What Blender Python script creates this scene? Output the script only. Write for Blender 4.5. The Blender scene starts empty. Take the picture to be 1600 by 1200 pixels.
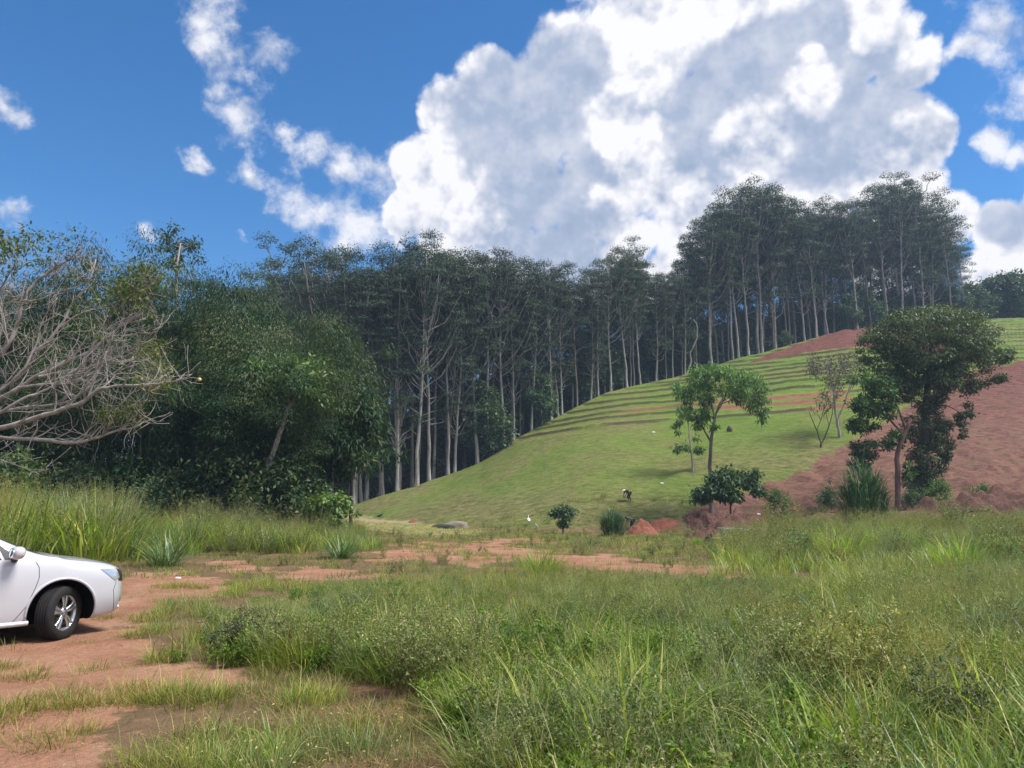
import bpy, bmesh, math, random
import numpy as np
from mathutils import Vector, Matrix, noise as mnoise

sc = bpy.context.scene
C = sc.collection
R = math.radians

# ------------------------------------------------------------------ camera
CAM_H = 1.6
PITCH = R(8.76)
FPX = 1201.0
cam_d = bpy.data.cameras.new('camera')
cam_d.sensor_width = 36.0
cam_d.lens = 36.0 * FPX / 1600.0
cam_d.clip_start = 0.05
cam_d.clip_end = 6000
cam = bpy.data.objects.new('camera', cam_d)
C.objects.link(cam)
cam.location = (0, 0, CAM_H)
cam.rotation_euler = (R(90) + PITCH, 0, 0)
sc.camera = cam

CP, SP = math.cos(PITCH), math.sin(PITCH)
def ray(px, py):
    u = (px - 800) / FPX; v = (600 - py) / FPX
    return np.array([u, CP - v * SP, SP + v * CP])
def at(px, py, d):
    r = ray(px, py)
    return np.array([r[0] / r[1] * d, d, CAM_H + r[2] / r[1] * d])
def project(x, y, z):
    X = x; Y = y; Z = z - CAM_H
    depth = Y * CP + Z * SP
    up = -Y * SP + Z * CP
    depth = np.where(depth < 0.05, 0.05, depth)
    return 800 + FPX * X / depth, 600 - FPX * up / depth

# ------------------------------------------------------------------ light
SUN_EL, SUN_AZ = R(60), R(100)      # azimuth measured from +Y (view direction) towards +X
sun_d = bpy.data.lights.new('sun', 'SUN')
sun_d.energy = 4.6
sun_d.angle = R(24)
sun_d.color = (1.0, 0.95, 0.88)
sun = bpy.data.objects.new('sun', sun_d)
C.objects.link(sun)
sdir = Vector((math.sin(SUN_AZ) * math.cos(SUN_EL), math.cos(SUN_AZ) * math.cos(SUN_EL), math.sin(SUN_EL)))
sun.rotation_euler = sdir.to_track_quat('Z', 'Y').to_euler()
sun.location = (0, 0, 60)

sc.view_settings.view_transform = 'Standard'
sc.view_settings.look = 'None'
sc.view_settings.gamma = 1.0
sc.view_settings.use_curve_mapping = False
sc.view_settings.exposure = 0.45
cy = sc.cycles
sc.render.engine = 'CYCLES'
cy.max_bounces = 7; cy.diffuse_bounces = 3; cy.glossy_bounces = 2
cy.transmission_bounces = 4; cy.transparent_max_bounces = 6; cy.volume_bounces = 1
cy.use_denoising = True
try:
    cy.denoiser = 'OPENIMAGEDENOISE'
except Exception:
    pass
cy.use_adaptive_sampling = True
cy.adaptive_threshold = 0.02
cy.caustics_reflective = False; cy.caustics_refractive = False

# ------------------------------------------------------------------ sky
world = bpy.data.worlds.new('World')
sc.world = world
world.use_nodes = True
nt = world.node_tree
N, LK = nt.nodes, nt.links
N.clear()
def mth(op, a, b=None, c=None, clamp=False):
    n = N.new('ShaderNodeMath'); n.operation = op; n.use_clamp = clamp
    for i, v in enumerate((a, b, c)):
        if v is None: continue
        if isinstance(v, (int, float)): n.inputs[i].default_value = v
        else: LK.new(v, n.inputs[i])
    return n.outputs[0]
def vmth(op, a, b=None, scale=None):
    n = N.new('ShaderNodeVectorMath'); n.operation = op
    for i, v in enumerate((a, b)):
        if v is None: continue
        if isinstance(v, (tuple, list)): n.inputs[i].default_value = v
        else: LK.new(v, n.inputs[i])
    if scale is not None:
        if isinstance(scale, (int, float)): n.inputs['Scale'].default_value = scale
        else: LK.new(scale, n.inputs['Scale'])
    return n
def wnoise(vec, scale, detail, rough, lac=2.0):
    n = N.new('ShaderNodeTexNoise'); n.inputs['Scale'].default_value = scale
    n.inputs['Detail'].default_value = detail; n.inputs['Roughness'].default_value = rough
    n.inputs['Lacunarity'].default_value = lac
    LK.new(vec, n.inputs['Vector']); return n
def wmap(v, a, b, c, d, smooth=True):
    n = N.new('ShaderNodeMapRange'); n.interpolation_type = 'SMOOTHSTEP' if smooth else 'LINEAR'
    LK.new(v, n.inputs['Value'])
    for k, x in zip(('From Min', 'From Max', 'To Min', 'To Max'), (a, b, c, d)): n.inputs[k].default_value = x
    return n.outputs[0]
sky = N.new('ShaderNodeTexSky'); sky.sky_type = 'NISHITA'; sky.sun_disc = False
sky.sun_elevation = SUN_EL; sky.sun_rotation = SUN_AZ
sky.air_density = 1.0; sky.dust_density = 0.1; sky.ozone_density = 4.0; sky.altitude = 700
tc = N.new('ShaderNodeTexCoord')
D = vmth('NORMALIZE', tc.outputs['Generated']).outputs[0]
big = wnoise(D, 5.0, 7, 0.6)
wob = vmth('SCALE', vmth('SUBTRACT', big.outputs['Color'], (0.5, 0.5, 0.5)).outputs[0], scale=0.06).outputs[0]
D1 = vmth('ADD', D, wob).outputs[0]
def blob_field(blobs, sm, vec=None):
    acc = None
    for bx, by, br in blobs:
        c = ray(bx, by); c /= np.linalg.norm(c)
        e = ray(bx + br, by); e /= np.linalg.norm(e)
        r = float(np.linalg.norm(e - c))
        dn = vmth('DISTANCE', vec or D1, tuple(float(q) for q in c)).outputs['Value']
        f = mth('MULTIPLY_ADD', dn, -1.0 / r, 1.0)
        if acc is None: acc = f
        else: acc = mth('SMOOTH_MAX', acc, f, sm)
    return acc
HARD = [(860,425,90),(960,430,75),(740,430,80),(1060,440,80),(790,372,66),(905,372,44),(690,372,50),(630,325,52),(750,345,62),(985,370,56),(1070,385,56),(1180,420,60),(905,95,100),(1010,40,130),(1130,30,150),(1270,50,130),(1370,60,85),(1425,105,62),(1400,185,75),(1290,190,130),
        (1150,190,160),(1000,190,150),(860,170,105),(775,140,70),(700,180,58),(745,220,90),(655,265,60),(830,290,95),
        (960,300,110),(1100,300,130),(1260,300,120),(1390,290,95),(1480,345,68),(1570,345,62),(1600,395,70),(705,310,80),
        (1440,215,58),(1000,-110,170),(1220,-120,160),(1400,-60,80),(1560,430,80),(1400,400,100),(1150,400,60),(1650,330,80),
        (1900,300,120),(2050,380,160),(2300,200,200)]
SOFT = [(565,355,62),(500,325,50),(440,300,42),(395,262,34),(600,290,62),(530,262,42),(475,240,38),(380,198,44),(435,220,22),
        (335,15,50),(355,65,44),(385,110,55),(425,85,44),(370,150,36),(30,180,30),(12,325,28),(300,255,24),(225,372,20),(370,380,14),
        (1545,50,70),(1610,30,80),(1600,120,60),(1565,195,45),(1600,225,34),(1510,80,40),(620,360,40),(940,370,40),
        (-250,120,90),(-420,300,110),(-700,60,150),(2000,-200,200),(330,-200,80),(700,-400,120)]
# the same kind of broken cumulus goes on round the rest of the sky
f_h = blob_field(HARD, 0.12)
wob_s = vmth('SCALE', vmth('SUBTRACT', wnoise(D, 11.0, 5, 0.62).outputs['Color'], (0.5, 0.5, 0.5)).outputs[0], scale=0.085).outputs[0]
f_s = blob_field([(bx, by, br * 1.25) for bx, by, br in SOFT], 0.12, vmth('ADD', D1, wob_s).outputs[0])
sepD = N.new('ShaderNodeSeparateXYZ'); LK.new(D, sepD.inputs[0])
behind = wmap(sepD.outputs['Y'], 0.35, 0.05, 0, 1)
gen = mth('MULTIPLY', mth('SUBTRACT', wnoise(D1, 2.3, 4, 0.5).outputs['Fac'], 0.47), 5.0)
f_g = mth('ADD', mth('MULTIPLY', mth('ADD', gen, 2.0), behind), -2.0)
f_h = mth('SMOOTH_MAX', f_h, f_g, 0.15)
vor = N.new('ShaderNodeTexVoronoi'); vor.feature = 'F1'
vor.inputs['Scale'].default_value = 13.0; vor.inputs['Detail'].default_value = 3.0
vor.inputs['Roughness'].default_value = 0.62
LK.new(vmth('ADD', D, vmth('SCALE', wob, scale=0.5).outputs[0]).outputs[0], vor.inputs['Vector'])
puff = mth('SUBTRACT', 0.42, vor.outputs['Distance'])
fine = wnoise(D1, 22.0, 6, 0.62)
fineC = mth('SUBTRACT', fine.outputs['Fac'], 0.5)
dens_h = mth('ADD', mth('ADD', mth('MULTIPLY_ADD', f_h, 1.8, 0.26), mth('MULTIPLY', puff, 0.50)), mth('MULTIPLY', fineC, 0.9))
dens_s = mth('ADD', mth('ADD', f_s, mth('MULTIPLY', puff, 0.25)), mth('MULTIPLY', fineC, 2.3))
al_h = wmap(dens_h, 0.0, 0.40, 0, 1)
al_s = wmap(dens_s, -0.05, 0.95, 0, 0.93)
alpha = mth('MAXIMUM', al_h, al_s)
# relief: the same field looked up a little towards the sun
sh = (float(sdir.x) * 0.016, float(sdir.y) * 0.016, float(sdir.z) * 0.016)
D2 = vmth('ADD', D, (-0.004, 0.0, 0.026)).outputs[0]
big2 = wnoise(D2, 5.0, 7, 0.6)
vor2 = N.new('ShaderNodeTexVoronoi'); vor2.feature = 'F1'
for k in ('Scale', 'Detail', 'Roughness'): vor2.inputs[k].default_value = vor.inputs[k].default_value
LK.new(vmth('ADD', D2, vmth('SCALE', wob, scale=0.5).outputs[0]).outputs[0], vor2.inputs['Vector'])
rel = mth('ADD', mth('MULTIPLY', mth('SUBTRACT', vor2.outputs['Distance'], vor.outputs['Distance']), 1.3),
          mth('MULTIPLY', mth('SUBTRACT', big.outputs['Fac'], big2.outputs['Fac']), 4.0))
DARK = [(815,195,120),(905,115,80),(1160,120,150),(1250,225,125),(1345,150,105),(1070,255,125),(735,222,62),(900,250,105),(1290,40,70),(1570,330,40),(865,385,70),(1420,140,50),(960,330,50),(1600,60,40)]
LIGHT = [(1275,142,52),(1272,80,26),(975,200,62),(1190,212,66),(1040,100,64),(1060,30,90),(1150,0,60),(1010,310,90),(1370,20,50)]
tex = mth('ADD', mth('MULTIPLY', fineC, 0.35), mth('MULTIPLY', mth('SUBTRACT', wnoise(D1, 4.5, 5, 0.5).outputs['Fac'], 0.5), 3.0))
f_d = mth('SUBTRACT', blob_field(DARK, 0.25), mth('MULTIPLY', mth('MAXIMUM', blob_field([(a_, b_, c_ * 1.4) for a_, b_, c_ in LIGHT], 0.2), 0.0), 1.5))
core = wmap(mth('ADD', f_d, mth('ADD', mth('MULTIPLY', tex, 0.9), mth('MULTIPLY', puff, -0.45))), -0.05, 0.62, 0, 1)
lum = mth('ADD', mth('ADD', 0.93, mth('MULTIPLY', mth('MULTIPLY', rel, 0.66), mth('MULTIPLY_ADD', core, -0.65, 1.0))), mth('MULTIPLY', core, -0.52))
rim = wmap(dens_h, 0.12, 0.60, 0.14, 0.0)
lum = mth('ADD', lum, rim, clamp=True)
ramp = N.new('ShaderNodeValToRGB'); LK.new(lum, ramp.inputs['Fac'])
e = ramp.color_ramp.elements
e[0].position = 0.0; e[0].color = (0.27, 0.35, 0.50, 1)
e[1].position = 1.0; e[1].color = (0.93, 0.92, 0.95, 1)
m = ramp.color_ramp.elements.new(0.35); m.color = (0.40, 0.47, 0.62, 1)
m = ramp.color_ramp.elements.new(0.72); m.color = (0.70, 0.72, 0.80, 1)
SKY_STR = 0.075
CLOUD = 0.80
skyc = N.new('ShaderNodeHueSaturation'); skyc.inputs['Saturation'].default_value = 1.27
skyc.inputs['Value'].default_value = 1.62
LK.new(sky.outputs[0], skyc.inputs['Color'])
cl = vmth('SCALE', ramp.outputs['Color'], scale=CLOUD / SKY_STR).outputs[0]
mix = N.new('ShaderNodeMix'); mix.data_type = 'RGBA'
# clouds end softly into the haze at the horizon
LK.new(mth('MULTIPLY', alpha, wmap(sepD.outputs['Z'], -0.02, 0.06, 0, 1)), mix.inputs['Factor'])
LK.new(skyc.outputs['Color'], mix.inputs[6]); LK.new(cl, mix.inputs[7])
bg = N.new('ShaderNodeBackground'); bg.inputs['Strength'].default_value = SKY_STR
LK.new(mix.outputs[2], bg.inputs['Color'])
wo = N.new('ShaderNodeOutputWorld'); LK.new(bg.outputs[0], wo.inputs['Surface'])
world.cycles.sampling_method = 'MANUAL'; world.cycles.sample_map_resolution = 512

# ------------------------------------------------------------------ helpers
rng = np.random.default_rng(7)
def hash2(ix, iy, seed):
    h = (ix.astype(np.int64) * 374761393 + iy.astype(np.int64) * 668265263 + seed * 974711) & 0xffffffff
    h = ((h ^ (h >> 13)) * 1274126177) & 0xffffffff
    return ((h ^ (h >> 16)) & 0xffffff) / float(0xffffff)
def vnoise(x, y, seed=0):
    ix = np.floor(x); iy = np.floor(y); fx = x - ix; fy = y - iy
    fx = fx * fx * (3 - 2 * fx); fy = fy * fy * (3 - 2 * fy)
    a = hash2(ix, iy, seed); b = hash2(ix + 1, iy, seed); c = hash2(ix, iy + 1, seed); d = hash2(ix + 1, iy + 1, seed)
    return (a * (1 - fx) + b * fx) * (1 - fy) + (c * (1 - fx) + d * fx) * fy
def fbm(x, y, octv=4, seed=0, rough=0.5):
    x = np.asarray(x, float); y = np.asarray(y, float)
    s = 0.0; a = 1.0; t = 0.0
    for i in range(octv):
        s = s + a * vnoise(x * 2 ** i + 17.3 * i, y * 2 ** i - 9.1 * i, seed + i); t += a; a *= rough
    return s / t
def sstep(a, b, x):
    t = np.clip((x - a) / (b - a), 0, 1); return t * t * (3 - 2 * t)

class Geo:
    def __init__(s): s.V = []; s.Q = []; s.T = []; s.n = 0; s.tint = []
    def add(s, V, Q=None, T=None, tint=0.5):
        V = np.asarray(V, float).reshape(-1, 3)
        if Q is not None and len(Q): s.Q.append(np.asarray(Q, np.int64) + s.n)
        if T is not None and len(T): s.T.append(np.asarray(T, np.int64) + s.n)
        s.V.append(V); s.n += len(V)
        s.tint.append(np.full(len(V), tint) if np.isscalar(tint) else np.asarray(tint, float))
    def mesh(s, name, mat, smooth=False, extra=None):
        me = bpy.data.meshes.new(name)
        V = np.concatenate(s.V)
        Q = np.concatenate(s.Q) if s.Q else np.zeros((0, 4), np.int64)
        T = np.concatenate(s.T) if s.T else np.zeros((0, 3), np.int64)
        me.vertices.add(len(V)); me.vertices.foreach_set('co', V.ravel())
        nl = Q.size + T.size
        me.loops.add(nl); me.loops.foreach_set('vertex_index', np.concatenate([Q.ravel(), T.ravel()]).astype(np.int32))
        me.polygons.add(len(Q) + len(T))
        st = np.concatenate([np.arange(len(Q)) * 4, Q.size + np.arange(len(T)) * 3]).astype(np.int32)
        me.polygons.foreach_set('loop_start', st)
        if smooth: me.polygons.foreach_set('use_smooth', np.ones(len(st), bool))
        a = me.attributes.new('tint', 'FLOAT', 'POINT'); a.data.foreach_set('value', np.concatenate(s.tint).astype(np.float32))
        if extra is not None:
            for k, arr in extra.items():
                c = me.attributes.new(k, 'FLOAT_COLOR', 'POINT'); c.data.foreach_set('color', arr.astype(np.float32).ravel())
        me.update(calc_edges=True); me.validate()
        for mm in (mat if isinstance(mat, (list, tuple)) else [mat]): me.materials.append(mm)
        return me
    def tube(s, P, rad, k=6, tint=0.5, cap=True):
        P = np.asarray(P, float); n = len(P); rad = np.broadcast_to(np.asarray(rad, float), (n,))
        Tn = np.gradient(P, axis=0); Tn /= np.linalg.norm(Tn, axis=1)[:, None] + 1e-9
        ref = np.array([0, 0, 1.0]) if abs(Tn[:, 2]).mean() < 0.8 else np.array([1.0, 0, 0])
        A = np.cross(Tn, ref); A /= np.linalg.norm(A, axis=1)[:, None] + 1e-9
        B = np.cross(Tn, A)
        th = np.arange(k) * 2 * np.pi / k
        V = P[:, None] + rad[:, None, None] * (A[:, None] * np.cos(th)[None, :, None] + B[:, None] * np.sin(th)[None, :, None])
        i = np.arange(n - 1)[:, None]; j = np.arange(k)[None]
        Q = np.stack([i * k + j, i * k + (j + 1) % k, (i + 1) * k + (j + 1) % k, (i + 1) * k + j], -1).reshape(-1, 4)
        V = V.reshape(-1, 3); T = None
        if cap:
            V = np.vstack([V, P[-1:] + Tn[-1:] * rad[-1] * 0.3]); c = len(V) - 1
            jj = np.arange(k); T = np.stack([(n - 1) * k + jj, (n - 1) * k + (jj + 1) % k, np.full(k, c)], -1)
        s.add(V, Q, T, tint)
    def leaves(s, c, d, nrm, L, W, tint):
        c = np.asarray(c, float); n = len(c)
        d = d / (np.linalg.norm(d, axis=1)[:, None] + 1e-9)
        sd = np.cross(d, nrm); sd /= np.linalg.norm(sd, axis=1)[:, None] + 1e-9
        up = np.cross(sd, d)
        L = np.broadcast_to(L, (n,))[:, None]; W = np.broadcast_to(W, (n,))[:, None]
        mid = c + d * L * 0.45 + up * W * 0.18
        V = np.stack([c, mid + sd * W / 2, c + d * L, mid - sd * W / 2], 1).reshape(-1, 3)
        s.add(V, np.arange(n * 4).reshape(-1, 4), None, np.repeat(np.broadcast_to(tint, (n,)), 4))
    def blades(s, base, az, L, W, lean, bend, tint, seg=3, twist=0.0):
        base = np.asarray(base, float); n = len(base)
        az, L, W, lean, bend, tint = [np.broadcast_to(np.asarray(q, float), (n,)) for q in (az, L, W, lean, bend, tint)]
        h = np.stack([np.cos(az), np.sin(az), np.zeros(n)], 1)
        sd0 = np.stack([-np.sin(az + twist), np.cos(az + twist), np.zeros(n)], 1)
        p = base.copy(); vs = []
        for j in range(seg + 1):
            f = j / seg
            w = W * (1 - f ** 1.8) * (0.75 + 0.9 * f * (1 - f)) + 0.0006
            vs.append(p - sd0 * w[:, None] / 2); vs.append(p + sd0 * w[:, None] / 2)
            th = lean + bend * (f + 0.5 / seg) ** 1.4
            p = p + (h * np.sin(th)[:, None] + np.array([0, 0, 1.0]) * np.cos(th)[:, None]) * (L / seg)[:, None]
        V = np.stack(vs, 1).reshape(-1, 3)
        k = 2 * (seg + 1); b = (np.arange(n) * k)[:, None, None]
        q = np.array([[2 * j, 2 * j + 1, 2 * j + 3, 2 * j + 2] for j in range(seg)])[None]
        s.add(V, (b + q).reshape(-1, 4), None, np.repeat(tint, k))

def link(name, me, parent=None, loc=None):
    o = bpy.data.objects.new(name, me); C.objects.link(o)
    if parent is not None: o.parent = parent
    if loc is not None: o.location = tuple(loc)
    if parent is not None and name in ('limbs', 'twigs', 'culms', 'crown', 'foliage', 'leaves', 'stems'): o['kind'] = 'stuff'
    return o
def tag(o, label=None, cat=None, group=None, kind=None):
    if label: o['label'] = label
    if cat: o['category'] = cat
    if group: o['group'] = group
    if kind: o['kind'] = kind
    return o
def thing(name, label, cat, loc=(0, 0, 0), rz=0.0, group=None, scale=1.0):
    o = bpy.data.objects.new(name, None); C.objects.link(o); o.empty_display_size = 0.3
    o.location = tuple(float(v) for v in loc); o.rotation_euler = (0, 0, rz)
    o.scale = (scale,) * 3 if np.isscalar(scale) else scale
    return tag(o, label, cat, group)
def dup(root, loc, rz=0.0, scale=1.0, label=None, group=None, tilt=(0, 0)):
    r = root.copy(); C.objects.link(r)
    r.location = tuple(float(v) for v in loc); r.rotation_euler = (tilt[0], tilt[1], rz)
    r.scale = (scale,) * 3 if np.isscalar(scale) else scale
    if label: r['label'] = label
    if group: r['group'] = group
    for ch in list(root.children):
        c = ch.copy(); C.objects.link(c); c.parent = r
        for g in list(ch.children):
            g2 = g.copy(); C.objects.link(g2); g2.parent = c
    return r

# ------------------------------------------------------------------ materials
def new_mat(name):
    m = bpy.data.materials.new(name); m.use_nodes = True
    t = m.node_tree; t.nodes.clear()
    out = t.nodes.new('ShaderNodeOutputMaterial')
    return m, t, out
def nd(t, typ, **kw):
    n = t.nodes.new(typ)
    for k, v in kw.items():
        if k in n.inputs: n.inputs[k].default_value = v
        else: setattr(n, k, v)
    return n
def mixc(t, fac, a, b, mode='MIX'):
    n = t.nodes.new('ShaderNodeMix'); n.data_type = 'RGBA'; n.blend_type = mode
    for idx, v in ((0, fac), (6, a), (7, b)):
        if isinstance(v, (int, float)): n.inputs[idx].default_value = v
        elif isinstance(v, (tuple, list)): n.inputs[idx].default_value = (*v, 1) if len(v) == 3 else v
        else: t.links.new(v, n.inputs[idx])
    return n.outputs[2]
def tnoise(t, scale, detail=4, rough=0.55, coord='Object', vec=None, stretch=None):
    n = nd(t, 'ShaderNodeTexNoise', Scale=scale, Detail=detail, Roughness=rough)
    if vec is None:
        c = t.nodes.new('ShaderNodeTexCoord'); vec = c.outputs[coord]
    if stretch:
        mp = t.nodes.new('ShaderNodeMapping'); mp.inputs['Scale'].default_value = stretch
        if len(stretch) > 3: pass
        t.links.new(vec, mp.inputs['Vector']); vec = mp.outputs[0]
    t.links.new(vec, n.inputs['Vector'])
    return n
def rmp(t, v, stops):
    r = t.nodes.new('ShaderNodeValToRGB'); t.links.new(v, r.inputs['Fac'])
    el = r.color_ramp.elements
    el[0].position, el[0].color = stops[0][0], (*stops[0][1], 1)
    el[1].position, el[1].color = stops[-1][0], (*stops[-1][1], 1)
    for p, c in stops[1:-1]:
        q = el.new(p); q.color = (*c, 1)
    return r.outputs['Color']
def leaf_mat(name, stops, trans=0.3, rough=0.5, spec=0.3, obj_var=0.12, tr_col=(1.1, 1.25, 0.5), gain=1.0, patch=False):
    """foliage: colour by the per-leaf attribute tint, a little by object, part of the light passes through"""
    m, t, out = new_mat(name)
    at_ = nd(t, 'ShaderNodeAttribute', attribute_name='tint')
    col = rmp(t, at_.outputs['Fac'], stops)
    if patch:       # stretches of yellower and duller growth across the field
        ge = t.nodes.new('ShaderNodeNewGeometry'); pn = nd(t, 'ShaderNodeTexNoise', Scale=0.42, Detail=4.0, Roughness=0.6); t.links.new(ge.outputs['Position'], pn.inputs['Vector'])
        col = mixc(t, nd_fac(t, pn.outputs['Fac'], 0.36, 0.62, 0, 1), mixc(t, 1.0, col, (0.85, 0.94, 0.92), 'MULTIPLY'), mixc(t, 1.0, col, (1.34, 1.22, 0.74), 'MULTIPLY'))
    oi = t.nodes.new('ShaderNodeObjectInfo')
    mr = nd(t, 'ShaderNodeMapRange'); t.links.new(oi.outputs['Random'], mr.inputs['Value'])
    mr.inputs['To Min'].default_value = (1 - obj_var) * gain; mr.inputs['To Max'].default_value = (1 + obj_var) * gain
    hs = t.nodes.new('ShaderNodeHueSaturation'); t.links.new(col, hs.inputs['Color']); t.links.new(mr.outputs[0], hs.inputs['Value'])
    mr2 = nd(t, 'ShaderNodeMapRange'); 
    mw = nd(t, 'ShaderNodeMath', operation='FRACT'); mm = nd(t, 'ShaderNodeMath', operation='MULTIPLY'); mm.inputs[1].default_value = 7.31
    t.links.new(oi.outputs['Random'], mm.inputs[0]); t.links.new(mm.outputs[0], mw.inputs[0]); t.links.new(mw.outputs[0], mr2.inputs['Value'])
    mr2.inputs['To Min'].default_value = 0.5 - obj_var * 0.12; mr2.inputs['To Max'].default_value = 0.5 + obj_var * 0.12
    t.links.new(mr2.outputs[0], hs.inputs['Hue'])
    p = nd(t, 'ShaderNodeBsdfPrincipled', Roughness=rough)
    p.inputs['Specular IOR Level'].default_value = spec
    t.links.new(hs.outputs['Color'], p.inputs['Base Color'])
    tr = t.nodes.new('ShaderNodeBsdfTranslucent')
    t.links.new(mixc(t, 1.0, hs.outputs['Color'], tr_col, 'MULTIPLY'), tr.inputs['Color'])
    mx = t.nodes.new('ShaderNodeMixShader'); mx.inputs[0].default_value = trans
    t.links.new(p.outputs[0], mx.inputs[1]); t.links.new(tr.outputs[0], mx.inputs[2])
    t.links.new(mx.outputs[0], out.inputs['Surface'])
    return m
def bark_mat(name, c1, c2, scale=3.0, stretch=(1, 1, 0.15), bump=0.4):
    m, t, out = new_mat(name)
    n = tnoise(t, scale, 6, 0.62, stretch=stretch)
    n2 = tnoise(t, 0.35, 3, 0.5)
    col = rmp(t, n.outputs['Fac'], [(0.32, c1), (0.66, c2)])
    col = mixc(t, nd_fac(t, n2.outputs['Fac'], 0.42, 0.68, 0.0, 0.55), col, tuple(v * 0.45 for v in c1))
    p = nd(t, 'ShaderNodeBsdfPrincipled', Roughness=0.9); p.inputs['Specular IOR Level'].default_value = 0.15
    t.links.new(col, p.inputs['Base Color'])
    b = nd(t, 'ShaderNodeBump', Strength=bump, Distance=0.03); t.links.new(n.outputs['Fac'], b.inputs['Height'])
    t.links.new(b.outputs[0], p.inputs['Normal'])
    t.links.new(p.outputs[0], out.inputs['Surface'])
    return m
def nd_fac(t, v, a, b, c, d):
    mr = t.nodes.new('ShaderNodeMapRange'); t.links.new(v, mr.inputs['Value'])
    for k, x in zip(('From Min', 'From Max', 'To Min', 'To Max'), (a, b, c, d)): mr.inputs[k].default_value = x
    return mr.outputs[0]
def plain(name, col, rough=0.5, metal=0.0, coat=0.0, spec=0.5, var=0.0):
    m, t, out = new_mat(name)
    p = nd(t, 'ShaderNodeBsdfPrincipled', Roughness=rough, Metallic=metal)
    p.inputs['Specular IOR Level'].default_value = spec; p.inputs['Coat Weight'].default_value = coat
    p.inputs['Coat Roughness'].default_value = 0.04
    if var:
        n = tnoise(t, 8.0, 5, 0.6)
        c = mixc(t, nd_fac(t, n.outputs['Fac'], 0.3, 0.7, 0, 1), tuple(v * (1 - var) for v in col), tuple(min(1, v * (1 + var)) for v in col))
        t.links.new(c, p.inputs['Base Color'])
    else: p.inputs['Base Color'].default_value = (*col, 1)
    t.links.new(p.outputs[0], out.inputs['Surface'])
    return m
# ------------------------------------------------------------------ terrain
# table: image column, depth of the slope's toe, image row of toe, depth of the crest, row of crest
TAB = np.array([
 (-400, 90, 797, 120, 792), (300, 88, 799, 115, 795), (480, 84, 804, 92, 801), (530, 78, 808, 86, 795), (600, 70, 813, 86, 772), (650, 66, 818, 88, 760),
 (700, 62, 822, 92, 742), (750, 60, 824, 94, 722), (800, 58, 826, 98, 690), (850, 57, 828, 101, 661), (900, 56, 830, 105, 635),
 (950, 56, 831, 109, 614), (1000, 56, 832, 114, 601), (1080, 56, 830, 120, 583), (1200, 57, 815, 130, 553), (1270, 58, 806, 136, 533),
 (1340, 59, 800, 141, 514), (1480, 59, 798, 150, 506), (1600, 59, 798, 155, 497), (1900, 60, 798, 170, 470)], float)
def _tz(col, dcol, row):
    out = []
    for r_ in TAB:
        out.append(at(r_[0], r_[row], r_[dcol])[2])
    return np.array(out)
AZ_T = np.array([math.atan2(*at(r_[0], 785, 1.0)[:2]) for r_ in TAB])
CS = np.cos(AZ_T)
RT_T = TAB[:, 1] / CS; RC_T = TAB[:, 3] / CS
ZT_T = _tz(0, 1, 2); ZC_T = _tz(0, 3, 4)
X_T0 = 0.0
def terr_raw(x, y):
    x = np.asarray(x, float); y = np.asarray(y, float)
    a = np.arctan2(x, y); r = np.hypot(x, y)
    rt = np.interp(a, AZ_T, RT_T); rc = np.interp(a, AZ_T, RC_T)
    zt = np.interp(a, AZ_T, ZT_T); zc = np.interp(a, AZ_T, ZC_T)
    fade = sstep(2.2, 1.1, np.abs(a)); zc = zt + (zc - zt) * fade
    s = np.clip((r - rt) / (rc - rt), 0, 1)
    # convex lower slope, softly rounded crest
    g = np.where(s < 1, s ** 0.88, 1.0)
    g = g * (1 - 0.0) 
    pre = zt * sstep(18, 1, (rt - r) / 1.0 + 0.0)
    z = np.where(r < rt, zt * sstep(0.25, 1.0, r / rt), zt + (zc - zt) * g)
    return z, a, r, rt, rc, s
def terrace_q(x, z): return z - 0.07 * np.maximum(x, 0.0)
TER = 1.22
def H(x, y, detail=True):
    z, a, r, rt, rc, s = terr_raw(x, y)
    q = terrace_q(np.asarray(x, float), z)
    fr = (q / TER) % 1.0
    on = sstep(8.4, 9.0, q) * sstep(1.0, 0.97, s) * sstep(-0.02, 0.01, a) * (s > 0.05)
    red = np.asarray(red_mask(x, y, z)) if detail else 0
    on = on * (1 - red)
    z = z + on * 0.34 * (sstep(0.84, 1.0, fr) - fr)
    hill = sstep(0.0, 0.06, s) * sstep(0.35, 0.2, np.abs(a) - 0.6)
    z = z + (fbm(np.asarray(x) / 9.0, np.asarray(y) / 9.0, 3, 3) - 0.5) * (0.10 + 0.6 * hill)
    xa = np.asarray(x, float); ya = np.asarray(y, float)
    for off in (-.72, .72):
        c_ = np.abs(ya - (9.6 + .42 * (xa + 5.5) + .35 * np.sin(xa * .5)) - off) ; z = z - .035 * np.exp(-(c_ / .13) ** 2) * (xa < 3) * (xa > -16) + .018 * np.exp(-((c_ - .24) / .08) ** 2) * (xa < 3) * (xa > -16)
    z = z + (fbm(np.asarray(x) / 0.7, np.asarray(y) / 0.7, 3, 5) - 0.5) * (0.05 + 0.12 * hill)
    # soft tyre ruts and scuffed humps in the clearing, lumpy cut soil at the right
    lump = red * sstep(0.25, 0.0, s)
    z = z + (fbm(np.asarray(x) / 1.1, np.asarray(y) / 1.1, 3, 19) - .5) * .38 * red
    z = z + (fbm(np.asarray(x) / 1.6, np.asarray(y) / 1.6, 4, 9) - 0.45) * 1.3 * lump
    return z
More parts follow.
